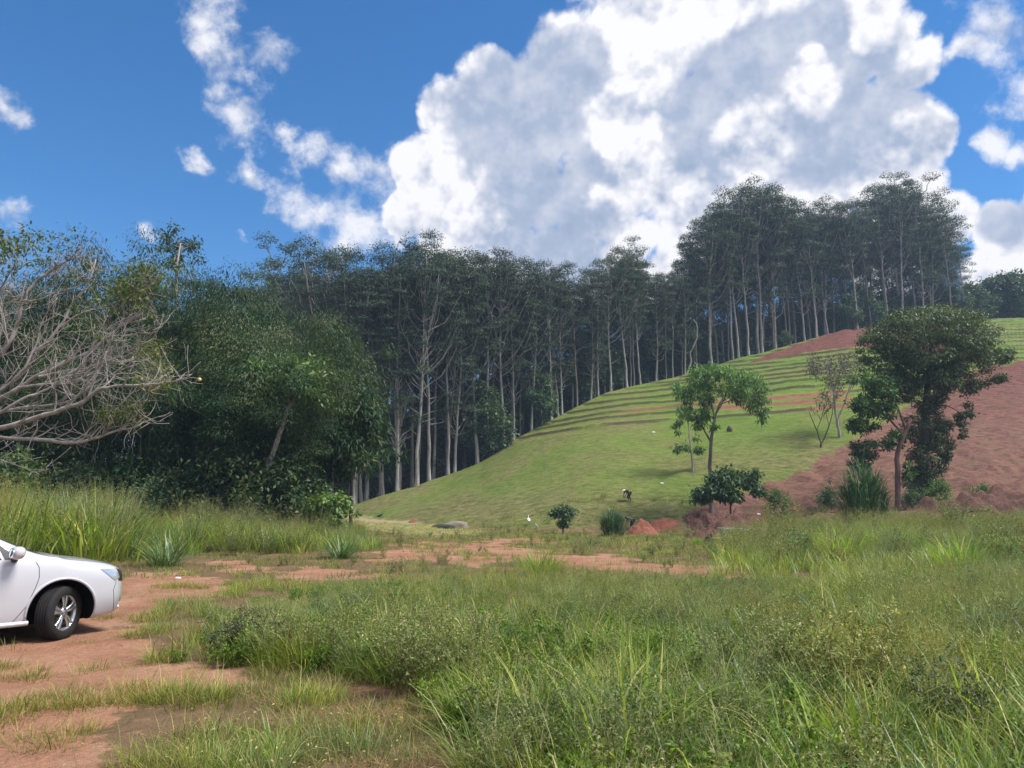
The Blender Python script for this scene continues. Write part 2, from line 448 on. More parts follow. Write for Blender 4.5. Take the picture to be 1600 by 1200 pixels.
def in_poly(px, py, poly):
    poly = np.asarray(poly, float); n = len(poly); c = np.zeros(px.shape, bool)
    j = n - 1
    for i in range(n):
        xi, yi = poly[i]; xj, yj = poly[j]
        cond = ((yi > py) != (yj > py)) & (px < (xj - xi) * (py - yi) / (yj - yi + 1e-12) + xi)
        c ^= cond; j = i
    return c
RED1 = [(1072,800),(1112,788),(1180,772),(1262,732),(1330,690),(1392,650),(1470,610),(1520,598),(1600,588),(2100,575),(2100,815),(1250,815),(1150,835),(1110,830)]
RED2 = [(1168,568),(1230,545),(1290,523),(1345,505),(1470,500),(1530,520),(1440,560),(1400,545),(1345,540),(1290,546),(1225,556)]
RED3 = [(1500,590),(1545,572),(1620,562),(2100,545),(2100,580),(1600,590),(1530,600)]
def red_mask(x, y, z):
    x = np.asarray(x, float); y = np.asarray(y, float)
    wx = (fbm(x / 2.5, y / 2.5, 3, 31) - .5) * 20
    px, py = project(x, y, z); ok = (y > 30)
    return ((in_poly(px + wx, py + wx * .4, RED1) | in_poly(px, py + wx * .2, RED2) | in_poly(px + wx, py + wx * .3, RED3)) & ok).astype(float)
def Hs(x, y): return float(H(np.array([x]), np.array([y]))[0])
def ground_at(px, py):
    r = ray(px, py); r = r / r[1]
    ds = np.concatenate([np.arange(1.5, 60, 0.02), np.arange(60, 400, 0.1)])
    zz = H(r[0] * ds, ds); rz = CAM_H + r[2] * ds
    hit = np.nonzero(rz <= zz)[0]
    i = hit[0] if len(hit) else len(ds) - 1
    d = ds[i]; return np.array([r[0] * d, d, zz[i]])
def at_depth(px, d):
    t = (px - 800) / FPX / CP; t = (px - 800) / FPX * (CP + 0.0)
    r = ray(px, 785); x = r[0] / r[1] * d
    return np.array([x, d, Hs(x, d)])

# soil and short-grass zones of the clearing, as outlines on the ground
SOIL = [[(-700,985),(60,975),(150,925),(190,898),(262,892),(330,905),(362,915),(352,935),(262,948),(228,965),(200,1005),(260,1065),(190,1110),(150,1200),(140,1500),(-900,1500)],
        [(640,872),(650,850),(740,849),(840,860),(915,866),(1000,876),(1080,880),(1180,884),(1160,905),(1040,899),(930,890),(840,882),(720,884)],
        [(425,888),(520,882),(560,890),(640,893),(540,908),(440,905)],[(320,878),(400,876),(420,890),(350,893)],[(420,935),(470,935),(465,945),(425,943)],
        [(560,1068),(640,1062),(720,1075),(690,1098),(600,1095)],[(230,1040),(330,1035),(390,1060),(330,1085),(220,1075)],[(980,958),(1080,968),(1120,985),(1010,975)],
        [(560,858),(640,855),(700,870),(600,875)],[(1400,905),(1480,900),(1500,915),(1420,918)],[(740,842),(830,841),(850,850),(770,852)]]
STRAW = [[(485,806),(560,808),(640,815),(720,824),(760,832),(700,840),(600,832),(520,826)]]
_J = [(0, 0)] + [(math.cos(i * 2.4) * (0.25 + .75 * i / 11), math.sin(i * 2.4) * (0.25 + .75 * i / 11)) for i in range(1, 12)]
def soft_poly(px, py, x, y, polys, rad):
    """share of a small disc on the ground round each point that lies inside the outlines"""
    acc = np.zeros(np.shape(x))
    for jx, jy in _J:
        qx, qy = project(x + jx * rad, y + jy * rad, np.zeros(np.shape(x)))
        h_ = np.zeros(np.shape(x), bool)
        for p in polys: h_ |= in_poly(qx + (px - project(x, y, np.zeros(np.shape(x)))[0]), qy + (py - project(x, y, np.zeros(np.shape(x)))[1]), p)
        acc += h_
    return acc / len(_J)
def masks(x, y, z):
    px, py = project(x, y, z)
    w1 = (fbm(x / 1.1, y / 1.1, 4, 41) - .5); w2 = (fbm(x / 1.1, y / 1.1, 4, 47) - .5)
    front = (y > 2.0) & (y < 120)
    soil = np.zeros(np.shape(x)); straw = np.zeros(np.shape(x))
    k = np.nonzero(front)[0]
    rad = .45
    soil[k] = soft_poly(px[k] + w1[k] * 80, py[k] + w2[k] * 26, x[k], y[k], SOIL, rad)
    straw[k] = soft_poly(px[k] + w1[k] * 40, py[k] + w2[k] * 8, x[k], y[k], STRAW, 1.2)
    return px, py, soil, straw

def build_ground():
    az_f = np.linspace(-0.66, 0.66, 360)
    az_b = np.linspace(0.66, 2 * math.pi - 0.66, 50)[1:-1]
    az = np.concatenate([az_f, az_b])
    rr = [0.25]
    while rr[-1] < 52: rr.append(rr[-1] * 1.020 + 0.012)
    rr = np.array(rr); rr = np.concatenate([rr, np.arange(52.5, 92, 0.33), np.arange(92.2, 168, 0.21), np.arange(168.3, 200, 1.2), np.geomspace(203, 2500, 26)])
    A, RR = np.meshgrid(az, rr)
    X = RR * np.sin(A); Y = RR * np.cos(A)
    Z = H(X, Y)
    na, nr = len(az), len(rr)
    i = np.arange(nr - 1)[:, None]; j = np.arange(na)[None]
    Q = np.stack([i * na + j, (i) * na + (j + 1) % na, (i + 1) * na + (j + 1) % na, (i + 1) * na + j], -1).reshape(-1, 4)[:, ::-1]
    xf, yf, zf = X.ravel(), Y.ravel(), Z.ravel()
    px, py, soil, straw = masks(xf, yf, zf)
    zr, a, r, rt, rc, s = terr_raw(xf, yf)
    q = terrace_q(xf, zr); fr = (q / TER) % 1.0
    red = red_mask(xf, yf, zr)
    on = sstep(8.4, 9.0, q) * (s < .995) * (1 - red) * (a > -0.02)
    tline = on * sstep(0.86, 0.92, fr) * sstep(0.20, 0.45, fbm(xf / 3, yf / 3, 3, 71))
    # bare reddish stretches along two of the steps
    k = np.floor(q / TER)
    bare = on * np.isin(k, (7, 8, 9)) * ((fr > 0.70) | (fr < 0.02)) * sstep(0.50, 0.60, fbm(xf / 9, yf / 9, 2, 72) + 0.12 * (px > 1080))
    hill = sstep(0.0, 0.02, s) * (np.abs(a) < 1.2)
    forest = sstep(0.995, 1.01, s)
    zone = np.stack([np.maximum(soil, 0), straw, tline, hill], 1)
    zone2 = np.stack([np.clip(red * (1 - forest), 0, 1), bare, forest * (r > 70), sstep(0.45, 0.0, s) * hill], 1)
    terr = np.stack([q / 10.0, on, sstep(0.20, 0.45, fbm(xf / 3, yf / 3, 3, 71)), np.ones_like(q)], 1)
    g = Geo(); g.add(np.stack([xf, yf, zf], 1), Q)
    g.add([(0, 0, 0.0)], None, None)
    c = len(xf); jj = np.arange(na)
    g.T.append(np.stack([jj, (jj + 1) % na, np.full(na, c)], -1)[:, ::-1])
    one = np.zeros((1, 4))
    return g.mesh('ground', ground_mat(), smooth=True, extra={'zone': np.vstack([zone, one]), 'zone2': np.vstack([zone2, one]), 'terr': np.vstack([terr, one])})

def ground_mat():
    m, t, out = new_mat('ground_soil_and_turf')
    L = t.links
    z1 = nd(t, 'ShaderNodeAttribute', attribute_name='zone'); z2 = nd(t, 'ShaderNodeAttribute', attribute_name='zone2')
    s1 = t.nodes.new('ShaderNodeSeparateColor'); L.new(z1.outputs['Color'], s1.inputs[0])
    s2 = t.nodes.new('ShaderNodeSeparateColor'); L.new(z2.outputs['Color'], s2.inputs[0])
    n_big = tnoise(t, 0.10, 5, 0.6); n_mid = tnoise(t, 0.8, 6, 0.65); n_fine = tnoise(t, 9.0, 6, 0.7); n_grit = tnoise(t, 45.0, 3, 0.7)
    # streaky mown turf: noise stretched along the slope
    mp = t.nodes.new('ShaderNodeMapping'); mp.inputs['Rotation'].default_value = (0, 0, R(28)); mp.inputs['Scale'].default_value = (0.75, 1.5, 1.0)
    tc_ = t.nodes.new('ShaderNodeTexCoord'); L.new(tc_.outputs['Object'], mp.inputs[0])
    n_str = nd(t, 'ShaderNodeTexNoise', Scale=1.6, Detail=7, Roughness=0.7); L.new(mp.outputs[0], n_str.inputs['Vector'])
    # 1 flat clearing: thin litter, moss and soil under the grass
    base = rmp(t, n_mid.outputs['Fac'], [(0.28, (0.115, 0.090, 0.044)), (0.45, (0.16, 0.110, 0.058)), (0.60, (0.22, 0.130, 0.078)), (0.75, (0.30, 0.165, 0.100))])
    # 2 hill turf
    turf = rmp(t, n_big.outputs['Fac'], [(0.32, (0.120, 0.195, 0.038)), (0.50, (0.165, 0.250, 0.046)), (0.66, (0.195, 0.205, 0.075))])
    dry = rmp(t, n_str.outputs['Fac'], [(0.35, (0.11, 0.13, 0.045)), (0.52, (0.20, 0.20, 0.080)), (0.7, (0.27, 0.22, 0.12))])
    # drier turf low on the slope and at its left end (w of zone2 = low on the slope)
    xyz = t.nodes.new('ShaderNodeSeparateXYZ'); L.new(tc_.outputs['Object'], xyz.inputs[0])
    leftish = nd_fac(t, xyz.outputs['X'], 20, -2, 0, 1)
    lw = nd(t, 'ShaderNodeMath', operation='MULTIPLY'); lw.use_clamp = True
    low = nd(t, 'ShaderNodeMath', operation='MAXIMUM'); L.new(z2.outputs['Alpha'], low.inputs[0]); L.new(leftish, low.inputs[1])
    L.new(low.outputs[0], lw.inputs[0]); L.new(nd_fac(t, n_big.outputs['Fac'], 0.38, 0.54, 0.25, 1.0), lw.inputs[1])
    turf = mixc(t, lw.outputs[0], turf, dry)
    turf = mixc(t, nd_fac(t, n_str.outputs['Fac'], 0.25, 0.75, 0.0, 0.75), mixc(t, 1.0, turf, (0.62, 0.62, 0.55), 'MULTIPLY'), mixc(t, 1.0, turf, (1.35, 1.25, 1.2), 'MULTIPLY'))
    turf = mixc(t, nd_fac(t, n_fine.outputs['Fac'], 0.35, 0.68, 0.0, 0.55), turf, mixc(t, 1.0, turf, (0.55, 0.60, 0.50), 'MULTIPLY'))
    col = mixc(t, z1.outputs['Alpha'], base, turf)
    # risers of the terraces: a thin dark brown line, broken by noise
    z3 = nd(t, 'ShaderNodeAttribute', attribute_name='terr'); s3 = t.nodes.new('ShaderNodeSeparateColor'); L.new(z3.outputs['Color'], s3.inputs[0])
    def m2(op, a, b, clamp=False):
        n = nd(t, 'ShaderNodeMath', operation=op); n.use_clamp = clamp
        for i_, v_ in enumerate((a, b)):
            if v_ is None: continue
            if isinstance(v_, (int, float)): n.inputs[i_].default_value = v_
            else: L.new(v_, n.inputs[i_])
        return n.outputs[0]
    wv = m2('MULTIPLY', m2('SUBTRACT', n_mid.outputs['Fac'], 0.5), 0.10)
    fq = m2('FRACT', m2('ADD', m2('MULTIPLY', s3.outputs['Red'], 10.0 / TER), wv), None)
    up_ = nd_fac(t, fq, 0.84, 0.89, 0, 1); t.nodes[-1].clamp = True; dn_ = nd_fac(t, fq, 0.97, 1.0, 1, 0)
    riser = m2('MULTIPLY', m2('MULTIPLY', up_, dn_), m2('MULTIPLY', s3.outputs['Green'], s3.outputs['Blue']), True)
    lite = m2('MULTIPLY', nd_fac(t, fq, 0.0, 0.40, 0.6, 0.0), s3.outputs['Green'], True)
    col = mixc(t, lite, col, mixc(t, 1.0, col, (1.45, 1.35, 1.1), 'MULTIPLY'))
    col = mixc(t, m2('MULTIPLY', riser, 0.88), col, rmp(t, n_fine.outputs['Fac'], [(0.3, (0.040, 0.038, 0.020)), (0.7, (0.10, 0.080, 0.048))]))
    earth = rmp(t, n_mid.outputs['Fac'], [(0.3, (0.20, 0.088, 0.055)), (0.7, (0.30, 0.145, 0.095))])
    col = mixc(t, s2.outputs['Green'], col, earth)
    # red cut soil of the slope with thin weed film
    cut = rmp(t, n_str.outputs['Fac'], [(0.28, (0.075, 0.040, 0.030)), (0.48, (0.19, 0.095, 0.070)), (0.75, (0.30, 0.165, 0.120))])
    hi = nd_fac(t, xyz.outputs['Z'], 8, 20, 0, 0.75)
    cut = mixc(t, nd_fac(t, n_fine.outputs['Fac'], 0.40, 0.70, 0.0, 0.65), cut, mixc(t, 1.0, cut, (0.42, 0.40, 0.40), 'MULTIPLY'))
    cut = mixc(t, hi, cut, mixc(t, 1.0, cut, (0.80, 0.50, 0.58), 'MULTIPLY'))
    weed = nd(t, 'ShaderNodeMath', operation='MULTIPLY'); L.new(nd_fac(t, n_mid.outputs['Fac'], 0.50, 0.62, 0, 0.55), weed.inputs[0]); L.new(nd_fac(t, n_fine.outputs['Fac'], 0.42, 0.6, 0, 1), weed.inputs[1])
    cut = mixc(t, weed.outputs[0], cut, (0.13, 0.13, 0.06))
    col = mixc(t, s2.outputs['Red'], col, cut)
    # forest floor
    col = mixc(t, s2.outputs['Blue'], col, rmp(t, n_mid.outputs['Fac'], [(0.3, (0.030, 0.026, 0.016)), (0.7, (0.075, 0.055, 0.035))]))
    # straw strip
    straw = rmp(t, n_fine.outputs['Fac'], [(0.3, (0.22, 0.18, 0.085)), (0.7, (0.40, 0.34, 0.19))])
    col = mixc(t, s1.outputs['Green'], col, straw)
    # bare red-orange soil of the clearing, sandy crust and damp stains
    dirt = rmp(t, n_mid.outputs['Fac'], [(0.28, (0.25, 0.118, 0.070)), (0.5, (0.37, 0.192, 0.116)), (0.72, (0.46, 0.285, 0.185))])
    dirt = mixc(t, nd_fac(t, n_fine.outputs['Fac'], 0.45, 0.75, 0, 0.5), dirt, (0.24, 0.115, 0.07))
    dirt = mixc(t, nd_fac(t, n_grit.outputs['Fac'], 0.60, 0.72, 0, 0.6), dirt, (0.50, 0.36, 0.27))
    n_edge = tnoise(t, 3.2, 6, 0.7)
    sf = nd(t, 'ShaderNodeMath', operation='ADD'); L.new(s1.outputs['Red'], sf.inputs[0]); L.new(nd_fac(t, n_edge.outputs['Fac'], 0.3, 0.7, -0.42, 0.42), sf.inputs[1])
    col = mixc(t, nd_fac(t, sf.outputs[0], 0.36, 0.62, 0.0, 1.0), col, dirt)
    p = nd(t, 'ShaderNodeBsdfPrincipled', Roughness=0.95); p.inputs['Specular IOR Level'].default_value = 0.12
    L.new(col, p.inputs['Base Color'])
    ad = nd(t, 'ShaderNodeMath', operation='ADD'); L.new(n_fine.outputs['Fac'], ad.inputs[0]); L.new(nd_mul(t, n_str.outputs['Fac'], 3.0), ad.inputs[1])
    b = nd(t, 'ShaderNodeBump', Strength=0.8, Distance=0.09); L.new(ad.outputs[0], b.inputs['Height'])
    L.new(b.outputs[0], p.inputs['Normal'])
    L.new(p.outputs[0], out.inputs['Surface'])
    return m
def nd_mul(t, v, k):
    n = nd(t, 'ShaderNodeMath', operation='MULTIPLY'); t.links.new(v, n.inputs[0]); n.inputs[1].default_value = k; return n.outputs[0]

ground = link('ground', build_ground()); tag(ground, 'red soil clearing running up into a terraced grassy slope', 'ground', kind='structure')

# thin air haze
HAZE = 0.00045
hb = bpy.data.meshes.new('haze'); bm = bmesh.new()
bmesh.ops.create_cube(bm, size=1.0, matrix=Matrix.Translation((0, 0, 30)) @ Matrix.Diagonal((5200, 5200, 90, 1)))
bm.to_mesh(hb); bm.free()
hm = bpy.data.materials.new('air_haze'); hm.use_nodes = True; t_ = hm.node_tree; t_.nodes.clear()
pv = t_.nodes.new('ShaderNodeVolumePrincipled'); pv.inputs['Density'].default_value = HAZE; pv.inputs['Color'].default_value = (0.52, 0.72, 1.0, 1)
pv.inputs['Anisotropy'].default_value = 0.2
ho = t_.nodes.new('ShaderNodeOutputMaterial'); t_.links.new(pv.outputs[0], ho.inputs['Volume'])
hb.materials.append(hm)
if HAZE > 0:
    haze = link('haze', hb); tag(haze, 'thin bluish air haze over the whole place', 'haze', kind='stuff')
# ------------------------------------------------------------------ vegetation materials
M_EUC = leaf_mat('eucalyptus_leaves', [(0.0, (0.027, 0.044, 0.030)), (0.5, (0.047, 0.073, 0.044)), (1.0, (0.083, 0.115, 0.067))], trans=0.22, rough=0.55, obj_var=0.26, tr_col=(1.0, 1.15, 0.6))
M_BAM = leaf_mat('bamboo_leaves', [(0.0, (0.018, 0.041, 0.017)), (0.5, (0.037, 0.078, 0.028)), (0.9, (0.076, 0.126, 0.036)), (1.0, (0.134, 0.134, 0.048))], trans=0.28, rough=0.5, obj_var=0.2)
M_BROAD = leaf_mat('broad_leaves', [(0.0, (0.042, 0.084, 0.031)), (0.5, (0.084, 0.161, 0.053)), (1.0, (0.168, 0.266, 0.077))], trans=0.3, obj_var=0.15)
M_DARKL = leaf_mat('dark_leaves', [(0.0, (0.032, 0.068, 0.032)), (0.5, (0.063, 0.115, 0.050)), (1.0, (0.135, 0.189, 0.081))], trans=0.2, obj_var=0.15)
M_YELL = leaf_mat('yellow_green_leaves', [(0.0, (0.060, 0.095, 0.025)), (0.6, (0.120, 0.165, 0.044)), (1.0, (0.24, 0.215, 0.062))], trans=0.3, obj_var=0.1)
M_PALE = leaf_mat('light_green_leaves', [(0.0, (0.055, 0.110, 0.033)), (0.6, (0.121, 0.220, 0.055)), (1.0, (0.220, 0.308, 0.066))], trans=0.35, obj_var=0.1)
M_SPARSE = leaf_mat('olive_brown_leaves', [(0.0, (0.105, 0.098, 0.063)), (1.0, (0.210, 0.189, 0.119))], trans=0.2)
B_EUC = bark_mat('pale_eucalyptus_bark', (0.17, 0.15, 0.13), (0.50, 0.47, 0.44), 2.2)
B_EUC2 = bark_mat('brown_eucalyptus_bark', (0.085, 0.07, 0.06), (0.25, 0.22, 0.19), 2.2)
B_GREY = bark_mat('grey_bark', (0.21, 0.185, 0.165), (0.48, 0.44, 0.40), 9.0, bump=0.3)
B_DARK = bark_mat('dark_bark', (0.05, 0.042, 0.036), (0.13, 0.11, 0.095), 5.0)
B_RED = bark_mat('reddish_bark', (0.11, 0.06, 0.05), (0.24, 0.15, 0.13), 5.0)
B_CULM = bark_mat('bamboo_culm', (0.06, 0.085, 0.03), (0.16, 0.17, 0.07), 3.0)

def unit(v): return v / (np.linalg.norm(v, axis=-1, keepdims=True) + 1e-9)
def curve(p0, d0, L, n, rg, wob=0.1, up=0.0, grav=0.0):
    P = [np.array(p0, float)]; d = np.array(d0, float); d /= np.linalg.norm(d)
    for i in range(n):
        d = d + rg.normal(0, wob, 3) + np.array([0, 0, up - grav * i / n]); d /= np.linalg.norm(d)
        P.append(P[-1] + d * L / n)
    return np.array(P)
def clump(g, c, rx, rz, n, L, W, rg, droop=0.5, hollow=0.35, out=0.6, tl=(0.1, 0.9)):
    """leaves through an ellipsoid; leaf tone varies at random, shifted once per clump"""
    q = unit(rg.normal(0, 1, (n, 3))); rad = np.clip(np.abs(rg.normal(0.62, 0.30, n)), 0.05, 1.5); sh_ = rg.normal(0, 0.13)
    p = np.asarray(c) + q * rad[:, None] * np.array([rx, rx, rz])
    d = q * out + rg.normal(0, 0.45, (n, 3)) + np.array([0, 0, -droop])
    nm = unit(q * 0.5 + np.array([0, 0, 0.9]) + rg.normal(0, 0.45, (n, 3)))
    t = np.clip(rg.uniform(tl[0], tl[1], n) + sh_, 0, 1)
    g.leaves(p, d, nm, L * rg.uniform(0.6, 1.25, n), W * rg.uniform(0.7, 1.2, n), t)

def dome(g, c, rx, rz, n, L, W, rg):
    """umbrella shaped spray: leaves over a rounded top with a ragged, nearly flat underside"""
    q = unit(rg.normal(0, 1, (n, 3)) * (1, 1, .8)); q[:, 2] = np.where(q[:, 2] < 0, -q[:, 2] * .35 * (rg.random(n) < .8) , q[:, 2])
    rad = np.clip(rg.normal(.84, .16, n), .2, 1.25); sh_ = rg.normal(0, .14)
    p = np.asarray(c) + q * rad[:, None] * np.array([rx, rx, rz]) + rg.normal(0, .06, (n, 3))
    d = q * (1, 1, .2) * .6 + rg.normal(0, .4, (n, 3)) + np.array([0, 0, -.35])
    g.leaves(p, d, unit(q + rg.normal(0, .3, (n, 3)) + (0, 0, .3)), L * rg.uniform(.6, 1.2, n), W * rg.uniform(.7, 1.2, n), np.clip(rg.uniform(0, 1, n) + sh_, 0, 1))
# ------------------------------------------------------------------ eucalyptus
def euc_meshes(seed, form):
    rg = np.random.default_rng(seed)
    Ht = 30.0
    tr = Geo(); lm = Geo(); cr = Geo()
    n = 14
    hs = np.linspace(0, 0.95 * Ht, n)
    lean = rg.normal(0, 0.012, 2)
    P = np.stack([np.cumsum(rg.normal(0, 0.13, n)) * 0.7 + hs * lean[0], np.cumsum(rg.normal(0, 0.13, n)) * 0.7 + hs * lean[1], hs], 1)
    P[0, 2] = -0.6; P[:, :2] -= P[0, :2]
    r0 = rg.uniform(0.19, 0.31)
    rad = r0 * (1 - np.linspace(0, 1, n) * 0.86) * np.concatenate([[1.35], np.ones(n - 1)])
    tr.tube(P, rad, 8)
    def tp(h):
        return np.array([np.interp(h, P[:, 2], P[:, 0]), np.interp(h, P[:, 2], P[:, 1]), h])
    clumps = []
    if form == 'sparse': nl, low, Rm = 12, 0.55, 3.8
    elif form == 'wide': nl, low, Rm = 24, 0.42, 5.6
    elif form == 'tall': nl, low, Rm = 22, 0.42, 4.4
    else: nl, low, Rm = 28, 0.22, 3.9
    if form not in ('low', 'sparse') and rg.random() < 0.6:      # a forked leader
        h = rg.uniform(0.45, 0.62) * Ht; a = rg.uniform(0, 6.28)
        Q = curve(tp(h), (math.cos(a) * .32, math.sin(a) * .32, 1), Ht * 0.42, 7, rg, 0.05, 0.03)
        lm.tube(Q, np.linspace(r0 * 0.55, 0.05, 8), 6); clumps.append((Q[-1], 1.5)); clumps.append((Q[5], 1.3))
    # rounded crown: limbs climb steeply to points on an umbrella and on looser shells under it
    shells = {'sparse': (9, 6, 4, 2), 'wide': (14, 9, 6, 4), 'tall': (9, 8, 6, 4), 'low': (8, 8, 8, 11)}[form]
    for ly, cnt in enumerate(shells):
        for i in range(cnt):
            rr_ = math.sqrt((i + .5) / cnt); a = i * 2.4 + ly + rg.uniform(-.35, .35)
            re = Rm * rr_ * rg.uniform(.85, 1.12) * (1.0, .95, .85, .72)[ly]
            ze = Ht * (1.0 - (.20 if form == 'wide' else .17) * rr_ ** 1.6) - ly * Ht * (.115 if form != 'low' else .145) + rg.normal(0, .8)
            if ly == 3 and form == 'low': ze -= rg.uniform(0, 5)
            h = max(low * Ht * .8, min(ze - re * rg.uniform(.9, 1.5) - .8, .93 * Ht)); b0 = tp(h); e0 = np.array([b0[0] + re * math.cos(a), b0[1] + re * math.sin(a), ze])
            k_ = np.linspace(0, 1, 6)[:, None]; Q = b0 + (e0 - b0) * np.concatenate([k_, k_, k_ ** 1.25], 1) + np.array([math.cos(a), math.sin(a), 0]) * (np.sin(k_ * math.pi) * re * .12)
            Q[1:-1] += rg.normal(0, .12, (4, 3)); lm.tube(Q, np.linspace(r0 * .30 * (1.1 - rr_ * .3), .025, 6), 5, cap=False)
            clumps.append((Q[-1], rg.uniform(.95, 1.45)))
            if rg.random() < .6:
                a2 = a + rg.choice([-1, 1]) * rg.uniform(.5, 1.2); S = curve(Q[3], (math.cos(a2), math.sin(a2), rg.uniform(.5, 1.2)), rg.uniform(1.0, 2.0), 4, rg, .15, .05)
                lm.tube(S, np.linspace(.05, .015, 5), 4, cap=False); clumps.append((S[-1], rg.uniform(.65, 1.05)))
    for i in range(4):                            # bare dead limbs below the crown
        h = rg.uniform(0.18, low) * Ht; a = rg.uniform(0, 6.28)
        Q = curve(tp(h), (math.cos(a), math.sin(a), 0.5), rg.uniform(1.5, 3.6), 5, rg, 0.2, 0.03)
        lm.tube(Q, np.linspace(0.06, 0.012, 6), 4, cap=False)
    for c, s_ in clumps:
        dome(cr, c, s_ * .98, s_ * .80, int((150 if form != 'sparse' else 110) * s_ ** 1.7), .27, .13, rg)
    return tr, lm, cr
EUC = {}
def make_euc(key, form, bark, seed):
    tr, lm, cr = euc_meshes(seed, form)
    EUC[key] = [tr.mesh('trunk', bark, True), lm.mesh('limbs', bark, True), cr.mesh('crown', M_EUC)]
for i, (form, bk) in enumerate([('wide', B_EUC), ('tall', B_EUC2), ('low', B_EUC2), ('tall', B_EUC), ('wide', B_EUC2), ('low', B_EUC), ('sparse', B_EUC), ('tall', B_EUC2)]):
    make_euc(i, form, bk, 100 + i)
def eucalyptus(kind, loc, scale, rz, label, group, tilt=(0, 0)):
    o = thing('eucalyptus_tree', label, 'tree', loc, rz, group, scale)
    o.rotation_euler = (tilt[0], tilt[1], rz)
    a, b, c = EUC[kind]
    link('trunk', a, o); link('limbs', b, o); link('crown', c, o)
    return o
TOP = np.array([(-200,400),(200,395),(380,405),(420,372),(480,366),(525,388),(560,395),(605,402),(628,350),(662,352),(690,378),(740,372),(790,380),(830,398),(900,405),(960,398),(985,366),(1005,370),(1020,402),
                (1060,398),(1095,352),(1140,312),(1185,276),(1225,280),(1260,305),(1300,292),(1340,300),(1385,302),(1415,270),(1460,278),(1500,300),(1530,350),(1550,392)], float)
def place_euc(px, dd, kind, label, group, topy=None, rg=rng, wx=1.0, tilt=(0, 0), sink=None):
    """dd = metres behind the edge of the slope, measured along the view"""
    r_ = ray(px, 785); az = math.atan2(r_[0], r_[1])
    rc = float(np.interp(az, AZ_T, RC_T)) + dd
    x, y = rc * math.sin(az), rc * math.cos(az)
    z = Hs(x, y)
    if topy is None: topy = float(np.interp(px, TOP[:, 0], TOP[:, 1])) + (sink if sink is not None else abs(rg.normal(0, 14)))
    ztop = at(px, topy, y)[2]
    s = max(0.35, (ztop - z) / 30.6)
    s = min(s, 1.45)
    w = s ** 0.75 * wx * rg.uniform(0.9, 1.12)
    return eucalyptus(kind, (x, y, z - 0.1), (w, w, s), rg.uniform(0, 6.28), label, group, tilt)
G_E = 'eucalyptus trees of the forest above the slope'
HERO = [ # column, distance behind edge, kind, top row, label
 (1181, 1.0, 3, 282, 'white trunked eucalyptus, left one of the tall close pair at the red bank', 1.0),
 (1196, 5.0, 0, 274, 'eucalyptus with rounded top, right one of the tall close pair at the red bank', 1.05),
 (1292, 0.6, 3, 330, 'eucalyptus with bright white trunk and side limbs on the red bank', 0.95),
 (1430, 8.0, 0, 268, 'highest broad eucalyptus behind the dark vine covered tree', 1.15),
 (1478, 12.0, 4, 285, 'broad eucalyptus leaning over the right end of the tall group', 1.2),
 (1520, 15.0, 6, 335, 'thin crowned eucalyptus at the far right edge of the tall group', 1.2),
 (1222, 2.0, 1, 300, 'eucalyptus with slim brown trunk between the white pair and the red bank', 0.9),
 (1250, 2.0, 7, 300, 'eucalyptus with grey trunk at the low end of the red bank', 0.9),
 (1118, 3.0, 4, 335, 'eucalyptus where the skyline starts climbing to the tall group', 1.0),
 (990, 5.0, 6, 364, 'thin crowned eucalyptus poking above the middle of the forest', 0.8),
 (652, 6.0, 6, 348, 'thin crowned eucalyptus poking above the forest beside the lowest cloud', 0.9),
 (862, 0.8, 3, 400, 'eucalyptus with pale slanting trunk at the top corner of the terraces', 0.9),
 (803, 0.8, 5, 385, 'eucalyptus with straight pale trunk behind the left end of the terraces', 0.9),
 (700, 1.0, 3, 380, 'eucalyptus with thick pale trunk near the weathered fence post', 0.95),
 (620, 1.0, 5, 405, 'eucalyptus with forked pale limbs low on its trunk at the foot of the slope', 0.9),
 (470, 8.0, 0, 366, 'broad umbrella crowned eucalyptus behind the bamboo', 1.25),
 (425, 10.0, 4, 378, 'flat crowned eucalyptus rising just left of the umbrella crowned one', 1.1),
 (560, 9.0, 1, 392, 'eucalyptus with airy crown of separate tufts right of the umbrella crowned one', 1.1),
 (553, 1.5, 3, 420, 'pale trunked eucalyptus beside the light green sapling', 0.8),
 (1046, 0.6, 7, 420, 'slim eucalyptus beside the crooked white dead stem', 0.75),
 (938, 0.8, 5, 408, 'slim eucalyptus with white trunk above the upper terraces', 0.8),
 (995, 0.7, 1, 402, 'slender dark trunked eucalyptus above the upper terraces', 0.8)]
for px, dd, k, ty, lab, w in HERO: place_euc(px, dd, k, lab, G_E, topy=ty, wx=w)
rgf = np.random.default_rng(55)
def stretch(px):
    if px < 540: return 'behind the bamboo'
    if px < 800: return 'beside the foot of the slope'
    if px < 1080: return 'behind the upper terraces'
    if px < 1350: return 'above the red bank'
    return 'behind the vine covered tree'
rows = [(1.2, 24, 'edge'), (5, 25, 'second'), (10, 27, 'inner'), (16, 30, 'inner'), (24, 34, 'inner'), (34, 40, 'deep')]
FRONT = {}
